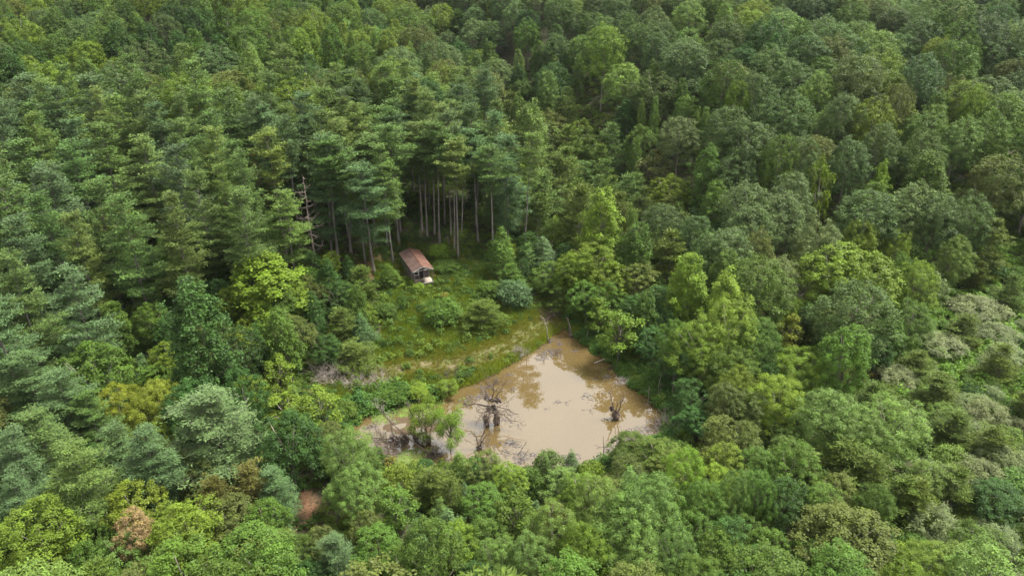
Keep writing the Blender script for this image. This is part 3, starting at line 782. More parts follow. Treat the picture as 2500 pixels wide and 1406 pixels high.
 ('maple', 360, 740, 90, 9, 'mg', '', None), ('maple', 465, 640, 90, 8, 'ob', '', None), ('maple', 300, 640, 100, 9, 'dg', '', None), ('maple', 420, 770, 110, 9, 'dg', '', None), ('maple', 500, 790, 120, 8, 'ob', '', None),
 ('cedar', 620, 792, 62, 9, 'dg', 'dark green spire in front of the lime domed tree', None), ('maple', 580, 805, 110, 8, 'yg', '', None), ('maple', 700, 770, 120, 9, 'ob', '', None), ('maple', 600, 915, 90, 8, 'yg', 'yellow-green willowy tree above the big rounded pine', None),
 ('sapling', 672, 880, 70, 8, 'yg', '', None), ('sapling', 700, 965, 100, 8, 'yg', '', None), ('sapling', 775, 960, 90, 8, 'yg', 'sparse yellowish young tree left of the duckweed', None), ('sapling', 730, 1020, 90, 7, 'mg', '', None),
 ('maple', 410, 840, 110, 8, 'yg', '', None), ('cedar', 340, 860, 60, 6, 'bp', '', None), ('maple', 385, 890, 110, 6, 'mg', '', None), ('maple', 490, 850, 120, 7, 'ob', '', None), ('maple', 530, 880, 100, 6, 'dg', '', None),
 ('cedar', 793, 632, 95, 9.5, 'dg', 'dark cone-shaped tree right of the lone bright pine', None), ('cedar', 850, 620, 50, 7, 'dg', '', None), ('cedar', 950, 643, 62, 4.5, 'mg', 'dark green conical bush just left of the cabin', None),
 ('youngpine', 880, 655, 80, 6, 'op', '', None), ('cedar', 1225, 552, 88, 10.5, 'mg', 'bright green cone-shaped tree right of the cabin', None), ('cedar', 1250, 640, 85, 6, 'mg', '', None), ('shrub', 1250, 690, 85, 4.5, 'bp', 'blue-green shrub on the slope below the cone-shaped tree', None),
 ('shrub', 1068, 600, 50, 2.8, 'lm', 'bright green bush touching the cabin\'s right side', None), ('shrub', 1090, 640, 60, 2.2, 'mg', '', None), ('shrub', 1020, 692, 32, 1.5, 'lm', 'small bright bush at the front corner of the porch', None),
 ('shrub', 1080, 735, 90, 4, 'mg', 'round dark green bush alone in the clearing', None), ('youngpine', 1175, 740, 105, 5, 'op', 'olive young pine at the lower edge of the clearing', None), ('cedar', 880, 765, 75, 6.5, 'bp', 'pale blue-green conifer at the left edge of the clearing', None),
 ('youngpine', 830, 760, 100, 7, 'op', '', None), ('cedar', 760, 710, 80, 8, 'dg', '', None), ('youngpine', 860, 840, 110, 4.5, 'op', '', None), ('cedar', 1330, 580, 90, 8, 'bp', '', None), ('cedar', 1290, 590, 70, 7, 'gp', '', None),
 ('maple', 1345, 640, 90, 7, 'mg', '', None), ('youngpine', 1360, 700, 70, 5, 'op', '', None), ('shrub', 1200, 690, 60, 3, 'mg', '', None), ('shrub', 940, 745, 50, 2.5, 'op', '', None), ('shrub', 1000, 855, 26, 1.1, 'mg', 'tiny green bush beside a dead stem in the clearing', None),
 ('maple', 820, 690, 90, 7, 'dg', '', None), ('shrub', 750, 655, 60, 4, 'mg', '', None), ('maple', 790, 820, 90, 5.5, 'dg', '', None),
 ('shrub', 960, 952, 70, 2.0, 'mg', 'low green bush on the weedy bank behind the duckweed', None),
 ('shrub', 1020, 945, 60, 1.8, 'lm', 'bright low bush on the weedy bank behind the left arm', None), ('shrub', 840, 985, 60, 2.2, 'mg', 'rounded bush left of the duckweed', None), ('shrub', 800, 1010, 70, 2.6, 'dg', '', None),
 ('shrub', 1040, 1128, 44, 1.3, 'dg', 'dark low bush by the duckweed under the willows', None),
 # willows in the pond's left arm
 ('willow', 1058, 980, 80, 7.0, 'yg', 'bright willow leaning over the left arm of the pond', (1040, 1085)), ('willow', 1115, 1008, 80, 6.2, 'lm', 'round green willow at the mouth of the pond\'s left arm', (1100, 1118)), ('willow', 1092, 932, 50, 5, 'yg', 'small willow on the grassy bank behind the duckweed', (1092, 972)),
]

PONDV = [(1385, 798), (1440, 848), (1510, 895), (1560, 955), (1628, 1015), (1600, 1062), (1520, 1110), (1430, 1128), (1300, 1138), (1240, 1130), (1180, 1080), (1100, 1125), (1040, 1145), (960, 1145), (900, 1100), (870, 1080), (850, 1045), (900, 1010), (1000, 985), (1120, 945), (1240, 890), (1330, 830)]
CLEARV = [(905, 605), (1000, 590), (1130, 600), (1180, 640), (1240, 730), (1340, 755), (1390, 770), (1330, 830), (1240, 890), (1120, 945), (1000, 1010), (850, 990), (760, 930), (790, 870), (930, 830), (945, 760), (920, 690)]
TRUNKV = [(1020, 420), (1070, 400), (1092, 480), (1230, 490), (1240, 600), (900, 640), (860, 600), (740, 600), (735, 470), (775, 470), (810, 560)]
CLAYV = [(720, 1190), (780, 1190), (800, 1290), (735, 1280)]
BANKV = [(1500, 880), (1620, 890), (1700, 990), (1640, 1040)]
SCRUBV = [(2330, 640), (2420, 620), (2600, 640), (2600, 900), (2440, 940), (2340, 860), (2300, 740)]
PROTECT = [PONDV, CLEARV, TRUNKV, CLAYV, BANKV]
R_PINE = [(-400, 168), (250, 172), (560, 212), (800, 212), (1040, 222), (1260, 272), (1300, 400), (1290, 560), (1180, 600), (900, 600), (640, 560), (560, 600), (300, 640), (0, 720), (-400, 760)]
R_YOUNG = [(1040, 222), (1100, 130), (1300, 160), (1480, 190), (1640, 300), (1700, 400), (1650, 500), (1400, 600), (1290, 560), (1300, 400), (1260, 272)]


def species_at(u, v, rng):
    q = rng.rand()
    if in_poly([u], [v], R_PINE)[0]:
        return ('pine', rng.choice(['bp', 'gp', 'gp', 'yp'])) if q < 0.93 else ('oak', 'ob')
    if in_poly([u], [v], R_YOUNG)[0]:
        if q < 0.86: return 'youngpine', rng.choice(['op', 'op', 'op', 'gp'])
        if q < 0.94: return 'poplar', rng.choice(['pg', 'mg'])
        return 'maple', rng.choice(['yg', 'ob'])
    if v < 640 and u > 1560 or (v < 140 and u > 1100):
        if q < 0.80: return 'oak', rng.choice(['od', 'og', 'mg', 'ob', 'yg', 'dg', 'pg'], p=[.28, .28, .2, .06, .05, .07, .06])
        if q < 0.93: return 'poplar', rng.choice(['mg', 'pg', 'dg'])
        return 'maple', rng.choice(['mg', 'pg', 'od'])
    if v < 240:
        if q < 0.62: return 'oak', rng.choice(['mg', 'yg', 'od', 'ob', 'og', 'dg'], p=[.25, .27, .15, .13, .1, .1])
        if q < 0.85: return 'poplar', rng.choice(['mg', 'pg', 'dg', 'yg'])
        return ('youngpine', 'op') if u > 900 else ('maple', rng.choice(['yg', 'mg']))
    if u > 1640 and v < 1250:
        if u > 2180:
            if q < 0.16: return 'youngpine', 'op'
            if q < 0.50: return 'silver', 'sv'
            if q < 0.75: return 'shrub', rng.choice(['mg', 'lm', 'pg', 'dg'])
            return ('maple', rng.choice(['mg', 'ob', 'pg'])) if v > 1000 else ('shrub', rng.choice(['mg', 'pg', 'sv']))
        if q < 0.45: return 'locust', rng.choice(['mg', 'lm', 'pg'])
        if q < 0.85: return 'maple', rng.choice(['dg', 'mg', 'ob'])
        return 'shrub', rng.choice(['mg', 'dg'])
    if v > 1090:
        if q < 0.3: return 'locust', rng.choice(['pg', 'mg'])
        if q < 0.75: return 'maple', rng.choice(['mg', 'ob', 'dg', 'yg'])
        if q < 0.88: return 'cedar', rng.choice(['bp', 'gp'])
        return 'youngpine', 'op'
    if u < 560 and v > 850:
        return ('pine', rng.choice(['bp', 'gp', 'yp'])) if q < 0.6 else ('maple', rng.choice(['mg', 'ob', 'yg']))
    if q < 0.68: return 'maple', rng.choice(['dg', 'dg', 'mg', 'ob', 'yg'])
    if q < 0.82: return 'cedar', rng.choice(['dg', 'gp'])
    if q < 0.92: return 'poplar', rng.choice(['mg', 'dg'])
    return 'sapling', rng.choice(['yg', 'mg'])


TREES = []     # dicts: kind, x, y, z, H, r, code, label, explicit


def add_tree(kind, x, y, H, r, code, label='', ex=False):
    TREES.append(dict(kind=kind, x=float(x), y=float(y), z=float(ground(x, y)), H=float(H), r=float(r), code=code, label=label, ex=ex))


for kind, u, v, w, H, code, lab, base in EX:
    if base is not None:
        x, y = hit_height(base[0], base[1], 0.02)
        z = float(ground(x, y))
        # height that puts the top on row v
        hs = np.arange(1, 45, 0.1)
        vv = project(np.column_stack([np.full(len(hs), x), np.full(len(hs), y), z + hs]))[1]
        H = float(hs[int(np.argmin(abs(vv - v)))])
    else:
        H = H or DEFH[kind]
        x, y = hit_height(u, v, H)
        z = float(ground(x, y))
    d = project(np.array([[x, y, z + H * 0.7]]))[2][0]
    add_tree(kind, x, y, H, 1.06 * w / 2 * d / F, code, lab, True)

# fill between them
rngL = np.random.RandomState(77)
CELL = 6.0
grid = {}


def cell(x, y): return int(math.floor(x / CELL)), int(math.floor(y / CELL))


def near_ok(x, y, r, k, big=True):
    cx_, cy_ = cell(x, y)
    for i in range(cx_ - 2, cx_ + 3):
        for j in range(cy_ - 2, cy_ + 3):
            for (X, Y, R) in grid.get((i, j), ()):
                if (X - x) ** 2 + (Y - y) ** 2 < (k * (R + r)) ** 2: return False
    return True


def put(x, y, r): grid.setdefault(cell(x, y), []).append((x, y, r))


for t in TREES: put(t['x'], t['y'], t['r'])


def blocked(kind, x, y, z, H, r):
    zb = {'tallpine': 0.62, 'edgepine': 0.33, 'pine': 0.16}.get(kind, 0.1)
    pts = []
    for f, w in ((1.0, 0.15), (0.85, 0.6), (0.6, 1.0), (0.35, 1.0), (zb, 0.6)):
        if f < zb: continue
        for s in (-1, 0, 1): pts.append((x + s * w * r, y, z + f * H))
    u, v, d = project(np.array(pts))
    for P in PROTECT:
        if in_poly(u, v, P).any(): return True
    if kind in ('oak', 'poplar', 'maple', 'locust', 'pine', 'tallpine') and in_poly(u, v, SCRUBV).any(): return True
    b = project(np.array([[x, y, z + 1.0], [x, y, z + 0.15 * H]]))
    if kind in ('tallpine', 'pine', 'edgepine') and ((b[1] > 618) & in_poly(b[0], b[1], CLEARV)).any(): return True
    return bool(in_poly(b[0], b[1], PONDV).any())


def fill(n, ymin, ymax, size, k, only=None):
    for _ in range(n):
        y = ymin + (ymax - ymin) * math.sqrt(rngL.rand()) if ymax > 200 else rngL.uniform(ymin, ymax)
        x = rngL.uniform(-1, 1) * (0.74 * math.hypot(y, 50) + 10)
        z = float(ground(x, y))
        u, v, d = project(np.array([[x, y, z + (22 if size == 1 else 4)]]))
        u, v, d = float(u[0]), float(v[0]), float(d[0])
        if v > 1560: continue
        kind, code = species_at(u, v, rngL)
        ub, vb, _ = project(np.array([[x, y, z + 2.0]]))
        if in_poly(ub, vb, SCRUBV)[0]: kind, code = [('silver', 'sv'), ('shrub', 'mg'), ('shrub', 'pg'), ('youngpine', 'op')][rngL.randint(4)]
        if only and kind not in only: continue
        p = PROTO[kind][0]
        s = rngL.uniform(0.85, 1.25) * size
        if kind == 'youngpine': s *= 1.1
        H, r = DEFH[kind] * s * rngL.uniform(0.9, 1.1), p['R'] * s * rngL.uniform(0.88, 1.12)
        if kind == 'oak': s *= 1.15; r *= 1.18
        if u > 2160 and 600 < vb[0] < 1010: H *= 0.6; r *= 0.75
        if y > 215: H *= 0.84; r *= 0.86
        if y < 80: H = min(H, 12.5)
        if in_poly([u], [v], R_PINE)[0] and kind == 'pine' and in_poly([u], [v], [(640, 300), (1300, 300), (1300, 620), (640, 620)])[0]:
            kind = 'tallpine'
        if pond_dist(x, y) < 1.0 + 0.3 * r: continue
        if math.hypot(x + 18.2, y - 126.8) < 8: continue
        if not near_ok(x, y, r, k): continue
        if blocked(kind, x, y, z, H, r): continue
        put(x, y, r)
        add_tree(kind, x, y, H, r, code)


fill(9000, 40, 210, 1.0, 0.66)
fill(24000, 190, 400, 1.0, 0.68)
fill(5000, 45, 150, 0.55, 0.60, ('maple', 'cedar', 'shrub', 'silver', 'youngpine', 'sapling', 'locust', 'poplar'))
# bare-stemmed pines deeper inside the wood behind the cabin, seen between the front trunks
for _ in range(220):
    x, y = rngL.uniform(-52, 6), rngL.uniform(133, 175)
    z = float(ground(x, y))
    if not near_ok(x, y, 1.6, 0.62): continue
    u, v, d = project(np.array([[x, y, z + 12]]))
    if not (640 < u[0] < 1290): continue
    if math.hypot(x + 18.2, y - 126.8) < 9.5: continue
    if blocked('tallpine', x, y, z, 24, 3.0): continue
    put(x, y, 1.6)
    add_tree('tallpine', x, y, rngL.uniform(21, 26), rngL.uniform(2.8, 3.6), rngL.choice(['gp', 'bp', 'yp']))

# which of them show: crowns painted as ellipses, far to near, into a small buffer
BW, BH = 500, 281
buf = np.full((BH, BW), -1, int)
for i, t in enumerate(TREES):
    t['d'] = float(project(np.array([[t['x'], t['y'], t['z'] + t['H'] * 0.6]]))[2][0])
yy, xx = np.mgrid[0:BH, 0:BW]
for i in sorted(range(len(TREES)), key=lambda i: -TREES[i]['d']):
    t = TREES[i]
    p = PROTO[t['kind']][0]
    zc = t['z'] + t['H'] * (p['zb'] + 1) / 2
    u, v, d = project(np.array([[t['x'], t['y'], zc], [t['x'], t['y'], t['z'] + t['H']]]))
    a = t['r'] * F / d[0] / 5
    b = max(a * 0.5, abs(v[0] - v[1]) / 5)
    cu, cv = u[0] / 5, v[0] / 5
    t['u'], t['v'], t['vt'] = float(u[0]), float(v[0]), float(v[1])
    x0, x1 = int(max(0, cu - a)), int(min(BW, cu + a + 1)); y0, y1 = int(max(0, cv - b)), int(min(BH, cv + b + 1))
    if x0 >= x1 or y0 >= y1: continue
    m = ((xx[y0:y1, x0:x1] - cu) / a) ** 2 + ((yy[y0:y1, x0:x1] - cv) / b) ** 2 < 1
    buf[y0:y1, x0:x1][m] = i
cnt = np.bincount(buf[buf >= 0], minlength=len(TREES))
for i, t in enumerate(TREES): t['vis'] = int(cnt[i])
LIMIT = 285
single, mass = [], []
bykind = {}
for t in sorted(TREES, key=lambda t: -(t['vis'] + (100000 if t['ex'] and t['label'] else 0))):
    n = bykind.get(t['kind'], 0)
    ok = t['vis'] >= 12 or (t['ex'] and t['vis'] >= 3) or (t['ex'] and t['label'])
    if ok and n < LIMIT:
        single.append(t); bykind[t['kind']] = n + 1
    else: mass.append(t)
print("trees", len(TREES), "single", len(single), "mass", len(mass), bykind)


# ------------------------------------------------------------------ ground mesh
def axis(parts):
    out = []
    for a, b, s in parts: out += list(np.arange(a, b, s))
    return np.array(out + [parts[-1][1]])


GX = axis([(-420, -120, 12), (-120, -48, 3), (-48, 48, 0.55), (48, 120, 3), (120, 420, 12)])
GY = axis([(-30, 40, 6), (40, 66, 2), (66, 140, 0.55), (140, 200, 2.5), (200, 520, 10)])
X, Y = np.meshgrid(GX, GY)
Z = ground(X, Y)
PD = pond_dist(X, Y)
TRACK = [flat(u, v, 1.2) for u, v in [(800, 925), (880, 915), (960, 904), (1040, 893), (1110, 890), (1180, 873), (1250, 842), (1320, 800), (1370, 770)]]
td = np.full(X.shape, 1e9)
for i in range(len(TRACK) - 1): td = np.minimum(td, seg_dist(X, Y, TRACK[i], TRACK[i + 1]))
CLAY = [hit_height(u, v, 0.02) for u, v in ((735, 1208), (752, 1232), (768, 1262))]
cd = np.full(X.shape, 1e9)
for i in range(2): cd = np.minimum(cd, seg_dist(X, Y, CLAY[i], CLAY[i + 1]))
DIRT = np.clip(1 - np.abs(td - 0.8) / 0.6, 0, 1) * 0.50 + 0.7 * np.exp(-(td / 0.6) ** 2) * 0.2
SAND = [flat(1040, 893, 1.2), flat(1105, 897, 1.0), flat(980, 902, 1.2), flat(1130, 915, .6)]
for s, rr in zip(SAND, (2.0, 1.2, 1.4, 1.0)): DIRT = np.maximum(DIRT, np.exp(-(np.hypot(X - s[0], (Y - s[1]) * 1.6) / rr) ** 2) * 1.1)
CLAYM = np.exp(-(cd / 1.15) ** 2)
U_, V_, _d = project(np.stack([X, Y, Z], -1))
OPEN = in_poly(U_.ravel(), V_.ravel(), CLEARV).reshape(X.shape).astype(float)
OPEN = np.maximum(OPEN, ((td < 6)).astype(float))
NEEDLE = np.exp(-(np.hypot(X + 27, Y - 128) / 5.5) ** 2)      # bare needle litter under the pines left of the cabin
ny, nx = X.shape
V3 = np.stack([X, Y, Z], -1).reshape(-1, 3)
i0 = (np.arange(ny - 1)[:, None] * nx + np.arange(nx - 1)[None, :]).ravel()
FQ = np.stack([i0, i0 + 1, i0 + nx + 1, i0 + nx], 1)
gm = bpy.data.meshes.new("ground")
gm.vertices.add(len(V3)); gm.vertices.foreach_set("co", V3.astype(np.float32).ravel())
gm.loops.add(FQ.size); gm.loops.foreach_set("vertex_index", FQ.astype(np.int32).ravel())
gm.polygons.add(len(FQ)); gm.polygons.foreach_set("loop_start", (np.arange(len(FQ)) * 4).astype(np.int32)); gm.polygons.foreach_set("loop_total", np.full(len(FQ), 4, np.int32))
for nm, arr in (("dirt", DIRT), ("clay", CLAYM), ("open", OPEN), ("litter", NEEDLE), ("wet", np.exp(-np.clip(PD, 0, 9) / 0.35))):
    a = gm.attributes.new(nm, 'FLOAT', 'POINT'); a.data.foreach_set("value", arr.astype(np.float32).ravel())
gm.update(calc_edges=True)
gm.polygons.foreach_set("use_smooth", [True] * len(gm.polygons))


def ground_mat():
    m, n, l, out = new_mat("forest_ground")
    tc = n.new("ShaderNodeTexCoord")

    def noise(scale, detail=5.0, rough=0.6):
        t = n.new("ShaderNodeTexNoise"); t.inputs['Scale'].default_value = scale; t.inputs['Detail'].default_value = detail; t.inputs['Roughness'].default_value = rough
        l.new(tc.outputs['Object'], t.inputs['Vector']); return t.outputs['Fac']

    def attr(nm):
        a = n.new("ShaderNodeAttribute"); a.attribute_name = nm; return a.outputs['Fac']

    def mix(f, a, b):
        x = n.new("ShaderNodeMix"); x.data_type = 'RGBA'
        if hasattr(f, 'links'): l.new(f, x.inputs[0])
        else: x.inputs[0].default_value = f
        for s, i in ((a, 6), (b, 7)):
            if hasattr(s, 'links'): l.new(s, x.inputs[i])
            else: x.inputs[i].default_value = (*s, 1)
        return x.outputs[2]

    def math_(op, a, b, clamp=True):
        x = n.new("ShaderNodeMath"); x.operation = op; x.use_clamp = clamp
        for s, i in ((a, 0), (b, 1)):
            if hasattr(s, 'links'): l.new(s, x.inputs[i])
            else: x.inputs[i].default_value = s
        return x.outputs[0]

    def ramp(f, lo, hi):
        x = n.new("ShaderNodeMapRange"); x.inputs[1].default_value = lo; x.inputs[2].default_value = hi; l.new(f, x.inputs[0]); return x.outputs[0]
    n1, n2, n3 = noise(0.35), noise(2.2), noise(9.0)
    floor = mix(ramp(n2, 0.35, 0.65), (0.022, 0.03, 0.012), (0.05, 0.042, 0.024))
    grass = mix(ramp(n1, 0.35, 0.65), (0.052, 0.078, 0.015), (0.092, 0.086, 0.025))
    grass = mix(ramp(n3, 0.4, 0.7), grass, (0.032, 0.04, 0.011))
    c = mix(attr("open"), floor, grass)
    lit = mix(ramp(n3, 0.4, 0.65), (0.11, 0.06, 0.025), (0.06, 0.045, 0.018))
    c = mix(math_('MULTIPLY', attr("litter"), ramp(n2, 0.3, 0.55)), c, lit)
    dirt = mix(ramp(n3, 0.35, 0.7), (0.135, 0.103, 0.064), (0.085, 0.065, 0.04))
    c = mix(math_('MULTIPLY', attr("dirt"), ramp(n2, 0.38, 0.56)), c, dirt)
    clay = mix(ramp(n3, 0.35, 0.7), (0.25, 0.135, 0.075), (0.15, 0.085, 0.048))
    c = mix(math_('MULTIPLY', attr("clay"), ramp(n2, 0.36, 0.5)), c, clay)
    c = mix(attr("wet"), c, (0.062, 0.043, 0.025))
    pb = n.new("ShaderNodeBsdfPrincipled"); pb.inputs['Roughness'].default_value = 0.95; pb.inputs['Specular IOR Level'].default_value = 0.15
    l.new(c, pb.inputs['Base Color'])
    bp = n.new("ShaderNodeBump"); bp.inputs['Strength'].default_value = 0.7; bp.inputs['Distance'].default_value = 0.25
    l.new(n3, bp.inputs['Height']); l.new(bp.outputs[0], pb.inputs['Normal'])
    l.new(pb.outputs[0], out.inputs['Surface'])
    return m


gm.materials.append(ground_mat())
go = link("ground", gm); go['kind'] = 'structure'

# water: one sheet a little larger than the outline, cut off by the rising bank
m, n, l, out = new_mat("muddy_water")
pb = n.new("ShaderNodeBsdfPrincipled")
tc = n.new("ShaderNodeTexCoord")
nz = n.new("ShaderNodeTexNoise"); nz.inputs['Scale'].default_value = 0.09; nz.inputs['Detail'].default_value = 4
l.new(tc.outputs['Object'], nz.inputs['Vector'])
cr = n.new("ShaderNodeValToRGB")
cr.color_ramp.elements[0].position = 0.3; cr.color_ramp.elements[0].color = (0.062, 0.043, 0.0165, 1)
cr.color_ramp.elements[1].position = 0.7; cr.color_ramp.elements[1].color = (0.072, 0.051, 0.0205, 1)
l.new(nz.outputs['Fac'], cr.inputs[0]); l.new(cr.outputs[0], pb.inputs['Base Color'])
pb.inputs['Roughness'].default_value = 0.004
pb.inputs['IOR'].default_value = 2.05
n2 = n.new("ShaderNodeTexNoise"); n2.inputs['Scale'].default_value = 1.6; n2.inputs['Detail'].default_value = 3
l.new(tc.outputs['Object'], n2.inputs['Vector'])
bp = n.new("ShaderNodeBump"); bp.inputs['Strength'].default_value = 0.02; bp.inputs['Distance'].default_value = 0.02
l.new(n2.outputs['Fac'], bp.inputs['Height']); l.new(bp.outputs[0], pb.inputs['Normal'])
l.new(pb.outputs[0], out.inputs['Surface'])
cxy = POND.mean(0)
wv = [(*(p + norm(p - cxy) * 0.5), 0.0) for p in POND]
wm = bpy.data.meshes.new("pond_water"); wm.from_pydata(wv, [], [list(range(len(wv)))]); wm.materials.append(m); wm.update()
wo_ = link("pond_water", wm); wo_['kind'] = 'structure'

# ------------------------------------------------------------------ single trees
ANCH = [("the rusty-roofed cabin", 1018, 650), ("the bare pinkish snag", 755, 540), ("the lone bright pine", 700, 560), ("the big lime tree below the lone pine", 630, 720),
        ("the large sunlit pine", 350, 460), ("the drooping blue-green pine", 130, 520), ("the narrow pale pine", 535, 480), ("the golden-brown oak above the pines", 545, 200),
        ("the golden-yellow pair", 320, 1000), ("the big rounded pine", 505, 1060), ("the pink-tinged tree", 300, 1290), ("the red clay patch", 752, 1235), ("the tall pale feathery tree", 845, 1160),
        ("the duckweed", 985, 1005), ("the stump with upright stems", 1503, 1000), ("the head of the pond", 1390, 790), ("the tall lime domed tree", 1470, 530), ("the bright lime pair", 1740, 680),
        ("the bare grey branches", 1915, 720), ("the huge yellow-green tree", 2090, 700), ("the big grey-green oak mid-wood", 1835, 510), ("the yellow tree among dark oaks", 2022, 420),
        ("the silvery shrubs at the edge", 2400, 790), ("the big pale feathery twins", 2120, 1060), ("the large olive-brown round tree", 2075, 1340), ("the flowering dark tree", 1945, 1120),
        ("the pale feathery clump before the pond", 1530, 1240), ("the small conifer by the near shore", 1395, 1140), ("the green tree at the oak edge", 1735, 430), ("the reddish-topped oak", 860, 200),
        ("the pine row behind the cabin", 1100, 420), ("the hollow's upright green tree", 272, 800), ("the round bush in the clearing", 1080, 780), ("the vine patch", 2440, 690),
        ("the yellowish oak up the slope", 1810, 215), ("the twin dark oaks upslope", 1590, 110), ("the top left corner", 60, 30), ("the top right corner", 2440, 40), ("the top edge's middle", 1200, 30),
        ("the bottom edge's middle", 1150, 1370), ("the bottom right corner", 2430, 1360), ("the bottom left corner", 60, 1370), ("the spire behind the lime dome", 1487, 440)]
AU = np.array([[a[1], a[2]] for a in ANCH])


def where(t):
    du, dv = t['u'] - AU[:, 0], t['vt'] * 0.5 + t['v'] * 0.5 - AU[:, 1]
    dist = np.hypot(du, dv * 1.3)
    k = int(np.argmin(np.where(dist < 25, 999, dist)))
    far = dist[k]
    if abs(du[k]) > abs(dv[k]) * 1.1: dr = "left of" if du[k] < 0 else "right of"
    else: dr = "behind" if dv[k] < 0 else "in front of"
    pre = "close " if far < 75 else ("some way " if far > 170 else "")
    if pre == "close ": pre = "just "
    return f"{pre}{dr} {ANCH[k][0]}"


lab = {}
for t in single:
    if t['label']: continue
    rel = t['r'] / PROTO[t['kind']][0]['R']
    size = "small " if rel < 0.72 else ("large " if rel > 1.12 else "")
    t['auto'] = f"{size}{CWORD[t['code']]} {NOUN[t['kind']]} {where(t)}"
    lab.setdefault(t['auto'], []).append(t)
ORD = ['first', 'second', 'third', 'fourth', 'fifth', 'sixth', 'seventh', 'eighth', 'ninth', 'tenth']
for k, L in lab.items():
    if len(L) == 1: L[0]['label'] = k; continue
    if len(L) <= 10:
        L.sort(key=lambda t: t['u'])
        for i, t in enumerate(L):
            o = "leftmost" if i == 0 else ("rightmost" if i == len(L) - 1 else f"{ORD[i]} from left")
            t['label'] = f"{o}, {k}"
    else:
        for t in L: t['label'] = k
for t in single:
    w = t['label'].split()
    if len(w) > 16: t['label'] = " ".join(w[:16])
GROUP = {'edgepine': 'layered pines of the woods', 'pine': 'layered pines of the woods', 'tallpine': 'bare-stemmed pines behind the cabin', 'youngpine': 'olive young pines', 'cedar': 'cone-shaped small trees', 'oak': 'round-crowned oaks of the wood',
         'poplar': 'domed leafy trees', 'locust': 'feathery-leaved trees', 'maple': 'dense round trees', 'sapling': 'slender saplings', 'willow': 'willows of the pond', 'shrub': 'leafy shrubs', 'silver': 'silvery shrubs'}
rngT = np.random.RandomState(4)


def tint_of(code, sp=0.10):
    c = np.array(TINT[code])
    c = c * (1 + rngT.randn() * sp) * (1 + rngT.randn(3) * np.array([0.05, 0.02, 0.06]))
    return [float(max(0.008, x)) for x in c]


for t in single:
    nm, cat = TREEINFO[t['kind']]
    p = PROTO[t['kind']][rngT.randint(len(PROTO[t['kind']]))]
    root = thing(nm, t['label'], cat, (t['x'], t['y'], t['z']), rngT.rand() * 6.28, GROUP[t['kind']])
    root.rotation_euler = (rngT.randn() * 0.03, rngT.randn() * 0.03, root.rotation_euler[2])
    s = t['r'] / p['R']
    tr = link("trunk", p['trunk'], root); tr.scale = (s, s, t['H'] / p['H'])
    crn = link("crown", p['crown'], root); crn.scale = (s, s, t['H'] / p['H'])
    crn['tint'] = tint_of(t['code'], 0.07 if t['ex'] else 0.12)
    root['tall'] = round(t['H'], 2)


# ------------------------------------------------------------------ uncountable growth: one object each, scattered with geometry nodes
def proto_collection(name, meshes):
    c = bpy.data.collections.new(name)
    for i, me in enumerate(meshes):
        o = bpy.data.objects.new(f"{name}_{i:02d}", me)
        c.objects.link(o)
    return c


def scatter(name, pts, scl, rot, tint, idx, coll, kind='stuff'):
    me = bpy.data.meshes.new(name)
    me.vertices.add(len(pts)); me.vertices.foreach_set("co", np.asarray(pts, np.float32).ravel())
    for nm, ty, arr, key in (("scl", 'FLOAT_VECTOR', scl, "vector"), ("rot", 'FLOAT_VECTOR', rot, "vector"), ("tint", 'FLOAT_VECTOR', tint, "vector"), ("idx", 'INT', idx, "value")):
        a = me.attributes.new(nm, ty, 'POINT'); a.data.foreach_set(key, np.asarray(arr, np.int32 if ty == 'INT' else np.float32).ravel())
    o = link(name, me); o['kind'] = kind
    ng = bpy.data.node_groups.new(name, 'GeometryNodeTree')
    ng.interface.new_socket("Geometry", in_out='INPUT', socket_type='NodeSocketGeometry')
    ng.interface.new_socket("Geometry", in_out='OUTPUT', socket_type='NodeSocketGeometry')
    N, Lk = ng.nodes, ng.links
    gi, goo = N.new("NodeGroupInput"), N.new("NodeGroupOutput")
    ip = N.new("GeometryNodeInstanceOnPoints")
    ci = N.new("GeometryNodeCollectionInfo"); ci.inputs['Collection'].default_value = coll; ci.inputs['Separate Children'].default_value = True; ci.inputs['Reset Children'].default_value = True
    ip.inputs['Pick Instance'].default_value = True

    def na(nm, ty):
        a = N.new("GeometryNodeInputNamedAttribute"); a.data_type = ty; a.inputs['Name'].default_value = nm; return a.outputs[0]
    Lk.new(gi.outputs[0], ip.inputs['Points']); Lk.new(ci.outputs[0], ip.inputs['Instance'])
    Lk.new(na("idx", 'INT'), ip.inputs['Instance Index']); Lk.new(na("rot", 'FLOAT_VECTOR'), ip.inputs['Rotation']); Lk.new(na("scl", 'FLOAT_VECTOR'), ip.inputs['Scale'])
    Lk.new(ip.outputs[0], goo.inputs[0])
    md = o.modifiers.new("scatter", 'NODES'); md.node_group = ng
    return o


# the rest of the woods
kinds = list(PROTO)
meshes, first = [], {}
for k in kinds:
    first[k] = len(meshes)
    meshes += [p['far'] for p in PROTO[k]]
cfar = proto_collection("far_tree", meshes)
P_, S_, R_, T_, I_ = [], [], [], [], []
for t in mass:
    j = rngT.randint(len(PROTO[t['kind']])); p = PROTO[t['kind']][j]
    s = t['r'] / p['R']
    P_.append((t['x'], t['y'], t['z'])); S_.append((s, s, t['H'] / p['H'])); R_.append((rngT.randn() * .03, rngT.randn() * .03, rngT.rand() * 6.28)); T_.append(tint_of(t['code'], 0.12)); I_.append(first[t['kind']] + j)
fw = scatter("distant_woods", P_, S_, R_, T_, I_, cfar)
fw['label'] = "mass of treetops filling the far slopes and the depths of the woods"

